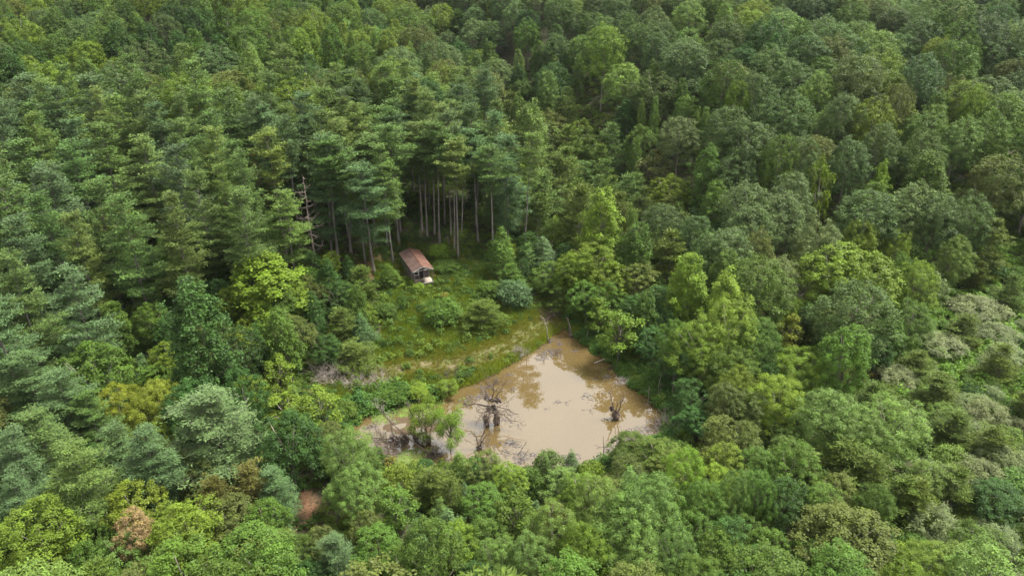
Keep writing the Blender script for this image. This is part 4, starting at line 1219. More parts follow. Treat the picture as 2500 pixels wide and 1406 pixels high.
# weeds and grass
def weed_proto(seed, m, R, Hh, L, W, up, n=9):
    rng = np.random.RandomState(seed)
    C = np.column_stack([rng.randn(n) * R * 0.5, rng.randn(n) * R * 0.5, rng.uniform(0.15, 1, n) * Hh * 0.8])
    q, var = clump_leaves(rng, C, np.full(n, R * 0.5), norm(C * [1, 1, 0.3] + [0, 0, 0.3]), m, L, W, up=up, flatz=0.8)
    return quads_mesh("weed", q, var, [M_WEED])


def grass_proto(seed, nb, R, Hh, W):
    rng = np.random.RandomState(seed)
    pos = np.column_stack([rng.randn(nb) * R * 0.5, rng.randn(nb) * R * 0.5, np.full(nb, -0.03)])
    d = norm(np.column_stack([rng.randn(nb) * 0.42, rng.randn(nb) * 0.42, np.ones(nb)]))
    q = leaf_quads(rng, pos, d, norm(rng.randn(nb, 3) * [1, 1, 0.2]), Hh * rng.uniform(0.5, 1.2, nb), W * rng.uniform(0.7, 1.3, nb))
    return quads_mesh("grass", q, rng.uniform(0.1, 0.9, nb), [M_WEED])


cweed = proto_collection("weed", [weed_proto(201, 20, 0.6, 0.8, 0.24, 0.15, 0.5), weed_proto(202, 22, 0.5, 0.55, 0.2, 0.12, 0.5), weed_proto(203, 16, 0.7, 1.2, 0.26, 0.15, 0.7),
                                  weed_proto(204, 22, 0.6, 0.7, 0.22, 0.05, 0.8)])
cgrass = proto_collection("grass", [grass_proto(211, 46, 0.5, 0.42, 0.05), grass_proto(212, 40, 0.5, 0.6, 0.045), grass_proto(213, 44, 0.55, 0.3, 0.06), grass_proto(214, 30, 0.4, 0.8, 0.04)])
rngG = np.random.RandomState(9)


def cover(n, x0, x1, y0, y1, keep):
    x = rngG.uniform(x0, x1, n); y = rngG.uniform(y0, y1, n); z = ground(x, y)
    u, v, d = project(np.stack([x, y, z], -1))
    pd = pond_dist(x, y)
    k = keep(x, y, u, v, pd) & (np.hypot((x + 18.2) * 1.0, y - 126.8) > 3.2)
    return x[k], y[k], z[k], u[k], v[k], pd[k]


def lerp3(a, b, t): return np.asarray(a)[None] * (1 - t[:, None]) + np.asarray(b)[None] * t[:, None]


# low grass of the clearing and the dam
x, y, z, u, v, pd = cover(52000, -36, 16, 84, 134, lambda x, y, u, v, pd: (in_poly(u, v, CLEARV) | (pd < 5)) & (pd > 0.15) & (u > 700) & (u < 1420) & (v < 1010))
tdp = np.full(len(x), 1e9)
for i in range(len(TRACK) - 1): tdp = np.minimum(tdp, seg_dist(x, y, TRACK[i], TRACK[i + 1]))
pat = 0.5 + 0.5 * np.sin(x * 0.9 + 1.7 * np.sin(y * 0.35)) * np.sin(y * 0.8 + x * 0.3)
keep = (rngG.rand(len(x)) < np.clip(0.40 + np.abs(tdp - 0.8) / 1.6, 0.35, 1)) & (v > 640)
sd = np.full(len(x), 9.0)
for s in SAND: sd = np.minimum(sd, np.hypot(x - s[0], (y - s[1]) * 1.6))
keep &= rngG.rand(len(x)) < np.clip(sd / 2.2, 0.08, 1)
x, y, z, u, v, pd, tdp, pat = [a[keep] for a in (x, y, z, u, v, pd, tdp, pat)]
dry = np.clip(0.55 * np.exp(-(tdp / 3.0) ** 2) + 0.25 * pat - 0.08 + rngG.randn(len(x)) * 0.2, 0, 1)
edge = np.exp(-(np.clip(pd, 0, 99) / 1.6) ** 2)
col = lerp3((0.084, 0.132, 0.019), (0.175, 0.142, 0.038), dry)
col = col * (1 - edge[:, None] * 0.8) + np.array((0.13, 0.17, 0.022)) * edge[:, None] * 0.8
col *= (1 + rngG.randn(len(x), 1) * 0.14)
sc = rngG.uniform(0.6, 1.15, len(x)) * (1 + edge * 0.5) * np.clip(0.55 + tdp / 8, 0.5, 1.1)
go_ = scatter("meadow_grass", np.column_stack([x, y, z]), np.column_stack([sc, sc, sc]), np.column_stack([x * 0, x * 0, rngG.rand(len(x)) * 6.28]), col, rngG.randint(0, 4, len(x)), cgrass)
go_['label'] = "rough green and ochre grass of the clearing and the dam"

# leafy undergrowth everywhere else that the camera can look down to the ground
def want(x, y, u, v, pd): return (pd > 0.3) & (u > -60) & (u < 2560) & (v < 1480)
x, y, z, u, v, pd = cover(80000, -95, 140, 44, 250, want)
inclear = in_poly(u, v, CLEARV)
pk = np.where(inclear & (v > 760), 0.30, np.where(inclear, 0.85, 0.66))
litter = np.exp(-(np.hypot(x + 27, y - 128) / 5.0) ** 2)
pk = pk * (1 - 0.85 * litter)
tdp = np.full(len(x), 1e9)
for i in range(len(TRACK) - 1): tdp = np.minimum(tdp, seg_dist(x, y, TRACK[i], TRACK[i + 1]))
pk = np.where(tdp < 2.2, 0.03, pk)
pk = np.where(np.hypot(x - CLAY[1][0], y - CLAY[1][1]) < 2.7, 0.0, pk)
k = rngG.rand(len(x)) < pk
x, y, z, u, v, pd, inclear = [a[k] for a in (x, y, z, u, v, pd, inclear)]
pat = np.clip(0.5 + 0.45 * np.sin(x * 0.35 + 2 * np.sin(y * 0.21)) + rngG.randn(len(x)) * 0.25, 0, 1)
col = lerp3((0.03, 0.062, 0.014), (0.07, 0.11, 0.018), pat) * (1 + rngG.randn(len(x), 1) * 0.15)
vine = (u > 2150) & (v > 600) & (v < 1000)
col = np.where(vine[:, None], np.array((0.066, 0.128, 0.022)) * (1 + rngG.randn(len(x), 1) * 0.18), col)
yel = rngG.rand(len(x)) < 0.025
col = np.where(yel[:, None], np.array((0.11, 0.105, 0.025)), col)
sc = rngG.uniform(0.6, 1.25, len(x)) * np.where(vine, 1.35, 1.0)
uo = scatter("undergrowth", np.column_stack([x, y, z]), np.column_stack([sc, sc, sc * rngG.uniform(0.6, 1.2, len(x))]), np.column_stack([x * 0, x * 0, rngG.rand(len(x)) * 6.28]), col, rngG.randint(0, 4, len(x)), cweed)
uo['label'] = "knee-high leafy undergrowth covering the ground under the trees"

# lush weeds along the banks
x, y, z, u, v, pd = cover(60000, -40, 50, 62, 128, lambda x, y, u, v, pd: (pd > -0.35) & (pd < 4.5) & (in_poly(u, v, [(1385, 770), (1430, 800), (1660, 960), (1720, 1060), (1600, 1080), (1380, 810)]) | in_poly(u, v, [(840, 1080), (780, 1060), (760, 960), (860, 945), (1000, 945), (1080, 955), (1080, 990), (980, 1000), (880, 1030)]) | ((v > 1080) & (pd < 3) & (u > 1150))))
k = rngG.rand(len(x)) < 0.5 * np.exp(-pd / 4)
x, y, z, u, v, pd = [a[k] for a in (x, y, z, u, v, pd)]
col = lerp3((0.028, 0.074, 0.02), (0.062, 0.115, 0.022), np.clip(0.5 + rngG.randn(len(x)) * 0.3, 0, 1))
sc = rngG.uniform(0.7, 1.3, len(x)) * np.where((u < 1100) & (v < 1010), 1.15, 0.9)
bo = scatter("bank_weeds", np.column_stack([x, y, z]), np.column_stack([sc, sc, sc]), np.column_stack([x * 0, x * 0, rngG.rand(len(x)) * 6.28]), col, rngG.randint(0, 3, len(x)), cweed)
bo['label'] = "lush green weeds crowding the edges of the pond"

# ------------------------------------------------------------------ duckweed and floating litter
def duck_proto(seed, n):
    rng = np.random.RandomState(seed)
    T = Tubes()
    a = rng.rand(n) * 6.28; r = np.sqrt(rng.rand(n)) * 0.5
    pos = np.column_stack([np.cos(a) * r, np.sin(a) * r, rng.uniform(0.012, 0.03, n)])
    t = np.column_stack([rng.randn(n), rng.randn(n), np.zeros(n)])
    q = leaf_quads(rng, pos, t, np.tile([0, 0, 1.0], (n, 1)), rng.uniform(0.08, 0.2, n), rng.uniform(0.08, 0.16, n))
    q[..., 2] = np.maximum(q[..., 2], 0.01)
    return quads_mesh("duckweed", q, rng.uniform(0.2, 0.8, n), [M_WEED])


cduck = proto_collection("duckweed", [duck_proto(301, 26), duck_proto(302, 22), duck_proto(303, 18)])
DUCKV = [([(905, 1022), (930, 1002), (985, 985), (1050, 977), (1085, 985), (1060, 1000), (1035, 1012), (1000, 1010), (950, 1030), (920, 1035)], 0.85),
         ([(868, 1060), (890, 1052), (912, 1062), (905, 1075), (880, 1074)], 0.9),
         ([(955, 1120), (985, 1098), (1040, 1095), (1060, 1110), (1040, 1140), (960, 1140)], 0.92),
         ([(1095, 985), (1130, 965), (1150, 985), (1120, 1000)], 0.06), ([(855, 1045), (1010, 1020), (1060, 1080), (900, 1085)], 0.05)]
rngD = np.random.RandomState(15)
PX, PY = [], []
for poly, dens in DUCKV:
    W_ = np.array([flat(u, v) for u, v in poly]); lo, hi = W_.min(0), W_.max(0)
    n = int((hi - lo).prod() * 9)
    xs = rngD.uniform(lo[0], hi[0], n); ys = rngD.uniform(lo[1], hi[1], n)
    nzv = 0.5 + 0.5 * np.sin(xs * 2.1 + 1.3 * np.sin(ys * 1.7)) * np.sin(ys * 2.6 + xs)
    k = in_poly(xs, ys, W_) & (rngD.rand(n) < dens) & (nzv > 0.22) & (pond_dist(xs, ys) < -0.1)
    PX += list(xs[k]); PY += list(ys[k])
n = len(PX)
col = np.array((0.105, 0.158, 0.046)) * (1 + rngD.randn(n, 1) * 0.13)
sc = rngD.uniform(0.6, 1.3, n)
dk = scatter("duckweed", np.column_stack([PX, PY, np.maximum(0.0, ground(np.array(PX), np.array(PY)) + 0.01)]), np.column_stack([sc, sc, np.ones(n)]), np.column_stack([np.zeros(n), np.zeros(n), rngD.rand(n) * 6.28]), col, rngD.randint(0, 3, n), cduck)
dk['label'] = "pale green duckweed floating in the pond's shallow left arm"


def litter_mesh(seed, n, flake):
    rng = np.random.RandomState(seed)
    T = Tubes()
    for _ in range(n):
        p = np.array([rng.randn() * 0.35, rng.randn() * 0.25, 0.012])
        a = rng.rand() * 6.28; L = rng.uniform(0.15, 0.6)
        b = p + np.array([np.cos(a), np.sin(a), 0]) * L + np.array([0, 0, rng.uniform(0, 0.06)])
        T.tube([p, (p + b) / 2 + rng.randn(3) * [0.04, 0.04, 0.0], b], [0.012, 0.016, 0.008], 4)
    for _ in range(flake):
        c = np.array([rng.randn() * 0.4, rng.randn() * 0.28, 0.006])
        w, h = rng.uniform(0.05, 0.16), rng.uniform(0.03, 0.08)
        T.box(c[0] - w, c[0] + w, c[1] - h, c[1] + h, 0.002, 0.016)
    return T.mesh("litter", M_LITTER)


M_LITTER = wood_mat("sodden_litter", (0.018, 0.015, 0.017), (0.06, 0.052, 0.055), 4.0, 0.6)
clit = proto_collection("litter", [litter_mesh(401, 7, 7), litter_mesh(402, 4, 10), litter_mesh(403, 10, 4)])
LITV = [([(1255, 1120), (1300, 1105), (1420, 1112), (1480, 1080), (1540, 1040), (1600, 1020), (1625, 1040), (1540, 1105), (1440, 1140), (1260, 1150)], 1.5),
        ([(1310, 865), (1335, 830), (1370, 822), (1372, 850), (1335, 880), (1300, 885)], 1.6), ([(1120, 980), (1180, 935), (1240, 905), (1245, 930), (1200, 960), (1150, 1000)], 1.0),
        ([(1235, 1000), (1280, 1020), (1262, 1038), (1225, 1030)], 1.2), ([(1340, 975), (1400, 970), (1400, 990), (1345, 995)], .5), ([(860, 1040), (1040, 1010), (1060, 1080), (900, 1090)], 0.35),
        ([(1180, 1100), (1260, 1060), (1300, 1130), (1230, 1140)], 1.2), ([(1200, 920), (1400, 840), (1600, 1000), (1300, 1120), (1150, 1020)], 0.04)]
PX, PY = [], []
for poly, dens in LITV:
    W_ = np.array([flat(u, v) for u, v in poly]); lo, hi = W_.min(0), W_.max(0)
    n = int((hi - lo).prod() * dens)
    xs = rngD.uniform(lo[0], hi[0], n); ys = rngD.uniform(lo[1], hi[1], n)
    nzv = np.sin(xs * 1.3 + 1.9 * np.sin(ys * 0.7)) * np.sin(ys * 1.1 + xs * 0.4)
    k = in_poly(xs, ys, W_) & (pond_dist(xs, ys) < -0.25) & ((nzv > 0.0) | (rngD.rand(n) < 0.15))
    PX += list(xs[k]); PY += list(ys[k])
n = len(PX); sc = rngD.uniform(0.6, 1.5, n)
lt = scatter("floating_litter", np.column_stack([PX, PY, np.zeros(n)]), np.column_stack([sc, sc, np.ones(n)]), np.column_stack([np.zeros(n), np.zeros(n), rngD.uniform(-.5, .5, n)]), np.ones((n, 3)) * 0.05, rngD.randint(0, 3, n), clit)
lt['label'] = "dark sodden twigs and leaves floating on the muddy water"

# ------------------------------------------------------------------ cabin
def mat_noise2(name, c1, c2, c3, scale, rough=0.8, metallic=0.0, stretch=(1, 1, 1)):
    m, n, l, out = new_mat(name)
    tc = n.new("ShaderNodeTexCoord"); mp = n.new("ShaderNodeMapping"); mp.inputs['Scale'].default_value = stretch
    l.new(tc.outputs['Object'], mp.inputs[0])
    a = n.new("ShaderNodeTexNoise"); a.inputs['Scale'].default_value = scale; a.inputs['Detail'].default_value = 7; a.inputs['Roughness'].default_value = 0.65
    l.new(mp.outputs[0], a.inputs['Vector'])
    cr = n.new("ShaderNodeValToRGB")
    cr.color_ramp.elements[0].position = 0.3; cr.color_ramp.elements[0].color = (*c1, 1)
    cr.color_ramp.elements[1].position = 0.7; cr.color_ramp.elements[1].color = (*c3, 1)
    e = cr.color_ramp.elements.new(0.5); e.color = (*c2, 1)
    l.new(a.outputs['Fac'], cr.inputs[0])
    pb = n.new("ShaderNodeBsdfPrincipled"); pb.inputs['Specular IOR Level'].default_value = 0.12; pb.inputs['Roughness'].default_value = rough; pb.inputs['Metallic'].default_value = metallic
    l.new(cr.outputs[0], pb.inputs['Base Color']); l.new(pb.outputs[0], out.inputs['Surface'])
    return m


M_RUST_SHADE = mat_noise2("weathered_roof_metal_shade_tone", (0.036, 0.022, 0.018), (0.058, 0.036, 0.029), (0.09, 0.062, 0.052), 0.9, 0.6)  # weathered metal, its colour also darkened for the slope facing away from the sun
M_RUST_SUN = mat_noise2("rusted_roof_metal_sun_tone", (0.046, 0.025, 0.018), (0.080, 0.040, 0.027), (0.115, 0.06, 0.042), 0.8, 0.7)  # rusted metal, with the sunlit slope's brighter tone put into the colour
M_BOARD = mat_noise2("weathered_siding", (0.065, 0.055, 0.05), (0.11, 0.097, 0.085), (0.16, 0.145, 0.13), 2.0, 0.9, 0, (1, 1, 0.2))
M_DARKBOARD = mat_noise2("dark_front_boards", (0.028, 0.02, 0.02), (0.05, 0.036, 0.034), (0.09, 0.065, 0.06), 2.0, 0.9, 0, (1, 1, 0.2))
M_WHITE = mat_noise2("flaking_white_paint", (0.20, 0.18, 0.165), (0.30, 0.275, 0.25), (0.40, 0.37, 0.34), 4.0, 0.8)
M_DECK = mat_noise2("bleached_deck", (0.17, 0.145, 0.115), (0.24, 0.205, 0.165), (0.30, 0.26, 0.215), 1.5, 0.85, 0, (0.3, 1, 1))
M_ALGAE = mat_noise2("algae_green_siding", (0.05, 0.075, 0.03), (0.10, 0.12, 0.06), (0.19, 0.18, 0.14), 1.2, 0.9)
m_, n_, l_, o_ = new_mat("dark_glass")
p_ = n_.new("ShaderNodeBsdfPrincipled"); p_.inputs['Base Color'].default_value = (0.012, 0.013, 0.015, 1); p_.inputs['Roughness'].default_value = 0.15
l_.new(p_.outputs[0], o_.inputs['Surface']); M_GLASS = m_
m_, n_, l_, o_ = new_mat("painted_interior_shade")
p_ = n_.new("ShaderNodeBsdfPrincipled"); p_.inputs['Base Color'].default_value = (0.012, 0.010, 0.010, 1); p_.inputs['Roughness'].default_value = 0.95  # near-black colour stands for the shade inside the cabin
l_.new(p_.outputs[0], o_.inputs['Surface']); M_INSIDE_SHADE = m_

cab = thing("cabin", "small derelict cabin with rust-red metal roof and a porch on stilts", "cabin", (CAB_POS[0], CAB_POS[1], CAB_Z), CAB_ROT)
HW, LEN, ZE, ZR, ZD, WX, PY_ = 2.0, 9.5, 3.65, 4.43, 1.11, 1.72, 2.15   # half eave width, length, eave, ridge, deck, half wall width, porch depth


def part(name, T, mat, parent=cab, smooth=False):
    return link(name, T.mesh(name, mat, smooth), parent)


def boxpart(name, b, mat, parent=cab):
    T = Tubes(); T.box(*b); return part(name, T, mat, parent)


# roof: two slopes, each of corrugated sheets laid side by side
slope = math.atan2(ZR - ZE, HW); SL = math.hypot(HW, ZR - ZE) + 0.03


def sheet_mesh(name, mat, sgn, y0, w, waves=7):
    """corrugated sheet running from ridge to eave: waves repeat along y"""
    k = waves * 4 + 1
    ys = np.linspace(y0, y0 + w, k); zz = 0.022 * np.cos(np.linspace(0, waves * 2 * np.pi, k))
    vs = []
    for top in (0, 1):
        for s in (0.0, 0.5, 1.0):
            X_ = sgn * (0.02 + s * (SL * math.cos(slope))); Z_ = ZR - s * SL * math.sin(slope) - 0.018 * math.sin(math.pi * s)
            for y_, c_ in zip(ys, zz): vs.append((X_, y_, Z_ + c_ + 0.03 - 0.014 * top))
    fs = []
    for top in (0, 1):
        for r_ in range(2):
            for j in range(k - 1):
                a = top * 3 * k + r_ * k + j
                q = (a, a + 1, a + k + 1, a + k)
                fs.append(q if (top == 0) == (sgn < 0) else q[::-1])
    me = bpy.data.meshes.new(name); me.from_pydata(vs, [], fs); me.materials.append(mat); me.update()
    return me


for sgn, mat in ((-1, M_RUST_SHADE), (1, M_RUST_SUN)):
    T = Tubes()
    for xa in (0.4, 1.05, 1.7):
        zc = ZR - xa * math.tan(slope) - 0.07
        T.box(min(sgn * xa, sgn * (xa + 0.06)), max(sgn * xa, sgn * (xa + 0.06)), 0.05, LEN - 0.05, zc - 0.05, zc + 0.0)
    rf = part("roof", T, M_BOARD); rf['label'] = ("left roof slope of brown weathered metal, coloured darker as if shaded" if sgn < 0 else "right roof slope of orange rusted metal, coloured brighter as if sunlit")
    for i in range(8):
        wsh = LEN / 8
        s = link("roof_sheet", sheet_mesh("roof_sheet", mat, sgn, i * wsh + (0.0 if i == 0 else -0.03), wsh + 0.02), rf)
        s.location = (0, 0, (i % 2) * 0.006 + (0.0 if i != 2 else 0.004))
T = Tubes()
T.v.append(np.array([(x_, y_, z_) for y_ in (-0.02, LEN + 0.02) for x_, z_ in ((-0.16, ZR + 0.005), (0, ZR + 0.075), (0.16, ZR + 0.005), (0.0, ZR + 0.055))])); T.f.append(np.array([[0, 1, 5, 4], [1, 2, 6, 5], [2, 3, 7, 6], [3, 0, 4, 7], [0, 3, 2, 1], [4, 5, 6, 7]])); T.n += 8
part("ridge_cap", T, M_RUST_SUN)
for nm, yf in (("rake_board", -0.035), ("rake_board", LEN + 0.005)):
    for sgn in (-1, 1):
        T = Tubes(); T.bar((0.0, yf + 0.015, ZR - 0.05), (sgn * HW * 1.0, yf + 0.015, ZE - 0.05), 0.03, 0.13); part(nm, T, M_WHITE)
T = Tubes(); T.box(-HW - 0.035, -HW - 0.005, LEN * 0.60, LEN, ZE - 0.13, ZE - 0.01); part("gutter", T, M_WHITE)
# walls
zb_ = ZD - 0.25
T = Tubes(); T.box(-WX, -WX + 0.1, PY_, 5.4, zb_, ZE - 0.02)
part("side_wall", T, M_BOARD)
T = Tubes(); T.box(-WX, -WX + 0.1, 5.403, LEN - 0.3, zb_, ZE - 0.02)
w_ = part("side_wall", T, M_ALGAE); w_['label'] = "side wall stretch stained green with algae"
T = Tubes(); T.box(WX - 0.1, WX, PY_, LEN - 0.3, zb_, ZE - 0.02); part("side_wall", T, M_BOARD)
T = Tubes(); T.box(-WX + 0.103, WX - 0.103, LEN - 0.4, LEN - 0.3, zb_, ZE + 0.02); part("rear_wall", T, M_BOARD)
T = Tubes()
T.box(-WX + 0.103, -1.18, PY_, PY_ + 0.1, ZD, ZE - 0.02)            # left of the window
T.box(-1.18, -0.42, PY_, PY_ + 0.1, ZD, ZD + 0.85)                  # under it
T.box(-1.18, -0.42, PY_, PY_ + 0.1, ZD + 2.0, ZE - 0.02)            # over it
T.box(-0.42, -0.22, PY_, PY_ + 0.1, ZD, ZE - 0.02)
T.box(-0.22, 0.62, PY_, PY_ + 0.1, ZD + 2.05, ZE - 0.02)            # over the door
T.box(0.62, WX - 0.103, PY_, PY_ + 0.1, ZD, ZE - 0.02)
part("front_wall", T, M_DARKBOARD)
for nm, yy0 in (("gable", PY_ + 0.02), ("gable", LEN - 0.38)):
    T = Tubes()
    T.v.append(np.array([(x_, y_, z_) for y_ in (yy0, yy0 + 0.06) for x_, z_ in ((-WX, ZE - 0.017), (WX, ZE - 0.017), (0.05, ZR - 0.16), (-0.05, ZR - 0.16))])); T.f.append(np.array([[0, 1, 2, 3], [4, 7, 6, 5], [0, 4, 5, 1], [1, 5, 6, 2], [2, 6, 7, 3], [3, 7, 4, 0]])); T.n += 8
    part(nm, T, M_DARKBOARD)
T = Tubes(); T.box(-WX + 0.1, WX - 0.1, PY_ + 0.11, LEN - 0.41, ZD - 0.05, ZD); part("floor", T, M_INSIDE_SHADE)
# window with a torn white blind, door
T = Tubes()
x0, x1, z0_, z1_ = -1.18, -0.42, ZD + 0.85, ZD + 2.0
for b in ((x0 - 0.08, x0 + 0.03, z0_ - 0.08, z1_ + 0.08), (x1 - 0.03, x1 + 0.08, z0_ - 0.08, z1_ + 0.08), (x0 + 0.031, x1 - 0.031, z1_ - 0.03, z1_ + 0.08), (x0 + 0.031, x1 - 0.031, z0_ - 0.08, z0_ + 0.03)):
    T.box(b[0], b[1], PY_ - 0.05, PY_ - 0.003, b[2], b[3])
wf = part("window", T, M_WHITE)
boxpart("pane", (x0, x1, PY_ + 0.04, PY_ + 0.05, z0_, z1_), M_GLASS, wf)
T = Tubes()
for i in range(6):
    drop = (0.62, 0.5, 0.72, 0.66, 0.45, 0.8)[i]
    xa = x0 + 0.035 + i * (x1 - x0 - 0.07) / 6
    T.box(xa, xa + (x1 - x0 - 0.07) / 6 - 0.002, PY_ + 0.015, PY_ + 0.025, z1_ - drop, z1_ - 0.032)
part("torn_blind", T, M_WHITE, wf)
T = Tubes()
for b in ((-0.30, -0.22, ZD, ZD + 2.05), (0.62, 0.70, ZD, ZD + 2.05), (-0.30, 0.70, ZD + 2.053, ZD + 2.13)): T.box(b[0], b[1], PY_ - 0.03, PY_ - 0.003, b[2], b[3])
df = part("door_frame", T, M_WHITE)
boxpart("doorway_shade_sheet", (-0.22, 0.62, PY_ + 0.4, PY_ + 0.44, ZD, ZD + 2.05), M_INSIDE_SHADE, df)  # flat black sheet painted as the shade behind the door opening
# porch: deck boards, joists, posts, stilts, low rail panel, beam and the white board under the gable
T = Tubes(); T.box(-WX, WX + 0.12, 0.03, PY_ - 0.003, ZD - 0.16, ZD - 0.045); part("deck_frame", T, M_DARKBOARD)
dk_ = Tubes()
nb_ = 12
dm = None
for i in range(nb_):
    y0 = 0.0 + i * PY_ / nb_
    if dm is None:
        T = Tubes(); T.box(-WX, WX + 0.16, 0, PY_ / nb_ - 0.012, 0, 0.04); dm = T.mesh("deck_board", M_DECK)
    d_ = link("deck_board", dm, cab); d_.location = (0.01 * math.sin(i * 2.3), y0, ZD - 0.042 + 0.004 * math.sin(i * 1.7))
T = Tubes(); T.box(-WX, WX + 0.16, -0.03, -0.003, ZD - 0.16, ZD + 0.0); part("deck_edge_board", T, M_WHITE)
for x_ in (-WX + 0.06, 0.12, WX - 0.02):
    T = Tubes(); T.box(x_ - 0.055, x_ + 0.055, 0.03, 0.14, ZD + 0.002, ZE - 0.10 + (0.0 if abs(x_) > 0.5 else 0.28)); part("porch_post", T, M_BOARD)
for x_ in (-WX + 0.06, 0.12, WX - 0.02):
    T = Tubes(); T.box(x_ - 0.07, x_ + 0.07, 0.04, 0.18, -1.4, ZD - 0.163); part("stilt", T, M_BOARD)
for x_ in (-WX + 0.1, WX - 0.1):
    for y_ in (PY_ + 0.3, 5.6, LEN - 0.6):
        T = Tubes(); T.box(x_ - 0.08, x_ + 0.08, y_ - 0.08, y_ + 0.08, -1.6, zb_ - 0.003); part("pier", T, M_BARK)
T = Tubes(); T.box(-WX + 0.12, 0.06, 0.05, 0.11, ZD + 0.003, ZD + 0.55); part("rail_panel", T, M_DARKBOARD)
T = Tubes(); T.bar((-HW * 0.86, 0.085, ZE - 0.13), (0.3, 0.085, ZE + 0.12), 0.06, 0.10); T.bar((0.3, 0.085, ZE + 0.12), (HW * 0.92, 0.085, ZE - 0.06), 0.06, 0.10); part("porch_beam", T, M_WHITE)
T = Tubes(); T.box(0.22, 0.75, 0.0, 0.045, ZE - 0.05, ZE + 0.26); p_ = part("sign_board", T, M_WHITE); p_['label'] = "blank white board hung under the porch gable"
T = Tubes(); T.bar((0.05, 0.1, ZD - 0.2), (-0.35, 0.35, -0.2), 0.12, 0.05); part("brace", T, M_WHITE)

# ------------------------------------------------------------------ dead trees and brush
def at(u, v, z=None):
    if z is not None:
        p = flat(u, v, z); return float(p[0]), float(p[1]), float(z)
    x, y = hit_height(u, v, 0.02); return float(x), float(y), float(ground(x, y))


def height_for(x, y, z, v):
    hs = np.arange(0.2, 40, 0.05)
    return float(hs[int(np.argmin(abs(project(np.column_stack([np.full(len(hs), x), np.full(len(hs), y), z + hs]))[1] - v)))])


# pinkish dead pine with whorls of upswept bare branches
x, y, z = at(775, 668); Hs = height_for(x, y, z, 428)
sn = thing("dead_pine", "bare dead pine snag with pinkish upswept branches beside the lone bright pine", "dead tree", (x, y, z))
rng = np.random.RandomState(31)
T = Tubes(); kz = np.linspace(-0.3, Hs, 10); wx = np.cumsum(rng.randn(10) * 0.08)
T.tube(np.column_stack([wx - np.linspace(0, 0.2, 10), np.zeros(10), kz]), np.linspace(0.24, 0.03, 10), 7)
link("trunk", T.mesh("trunk", M_DEADWOOD, True), sn)
T = Tubes()
for b in range(46):
    ang = rng.rand() * 6.28
    t = 0.2 + 0.78 * rng.rand() ** 0.85; zz = t * Hs
    L = (3.6 * (1 - t) ** 0.7 + 0.7) * rng.choice([0.25, 0.6, 0.9, 1.1], p=[.3, .2, .3, .2]) * rng.uniform(.8, 1.2)
    o = np.array([np.interp(zz, kz, wx - np.linspace(0, 0.2, 10)), 0, zz]); a3 = np.array([np.cos(ang), np.sin(ang), 0])
    dr, upc = rng.uniform(-0.18, 0.08), rng.uniform(0.1, 0.55)
    pts = [o, o + a3 * L * .35 + [0, 0, dr * L], o + a3 * L * .72 + [0, 0, (dr + 0.15 * upc) * L], o + a3 * L * .92 + [0, 0, (dr + upc * .6) * L], o + a3 * L + [0, 0, (dr + upc) * L]]
    T.tube(pts, [0.06, 0.046, 0.034, 0.024, 0.012], 4)
    if L > 1.6:
        for s_ in (0.5, 0.72, 0.85):
            grow(T, rng, o + a3 * L * s_ + np.array([0, 0, (dr + .1 * upc) * L]), a3 * .5 + rng.randn(3) * .6 + [0, 0, .5], L * rng.uniform(.18, .38), 0.022, 0, wig=.25)
link("branch", T.mesh("branch", M_DEADWOOD), sn)['kind'] = 'stuff'

# bare grey crown on the right
x, y, z = at(1905, 800); 
bt = thing("dead_tree", "dead broad tree with a fan of bare grey branches in the dark gap", "dead tree", (x, y, z))
rng = np.random.RandomState(33); T = Tubes()
T.tube([(0, 0, -0.4), (0.1, 0, 2.2), (0.2, 0.1, 4.0)], [0.3, 0.25, 0.2], 7); link("trunk", T.mesh("trunk", M_GREYTWIG, True), bt)
T = Tubes()
for i in range(9):
    a = i * 0.7 + rng.rand() * .4
    grow(T, rng, (0.15, 0.05, rng.uniform(2.4, 4.0)), (np.cos(a), np.sin(a) * 0.8 - .25, rng.uniform(0.35, 1.2)), rng.uniform(3.2, 5.2), 0.11, 2, nb=5, spread=.5, up=.15, wig=.2)
link("branch", T.mesh("branch", M_GREYTWIG), bt)['kind'] = 'stuff'

# thin bent bare stem right of the pine row
x, y, z = at(1230, 580); T = Tubes()
T.tube([(0, 0, -.2), (.1, 0, 2.5), (.9, .1, 5.0), (0.9, .2, 7.0), (1.4, .2, 8.2), (1.25, .2, 9.4)], [.07, .065, .06, .05, .04, .02], 5)
o = link("bare_stem", T.mesh("bare_stem", M_PALELOG, True)); o.location = (x, y, z); o['label'] = "thin crooked pale bare stem beside the end of the pine row"; o['category'] = "dead tree"


def brush(u, v, w, h, label, mat, seed, n=26, flatk=1.0, z=None, name="brush_pile"):
    x, y, z = at(u, v, z); d = float(project(np.array([[x, y, z]]))[2][0]); R = w / 2 * d / F
    rng = np.random.RandomState(seed); T = Tubes()
    for i in range(int(n * 1.5)):
        a = rng.rand() * 6.28; e = rng.uniform(0.1, 1.0)
        p = (rng.randn() * R * .3, rng.randn() * R * .3, -0.05)
        grow(T, rng, p, (np.cos(a), np.sin(a), e * 1.3 * h / max(R, .3) * flatk), R * rng.uniform(0.6, 1.25), 0.045, 1, nb=7, spread=.55, up=.05, wig=.25, taper=.3)
    o = link(name, T.mesh(name, mat)); o.location = (x, y, z); o['label'] = label; o['category'] = "brush pile"; o['group'] = "heaps of dead brush round the pond"
    return o


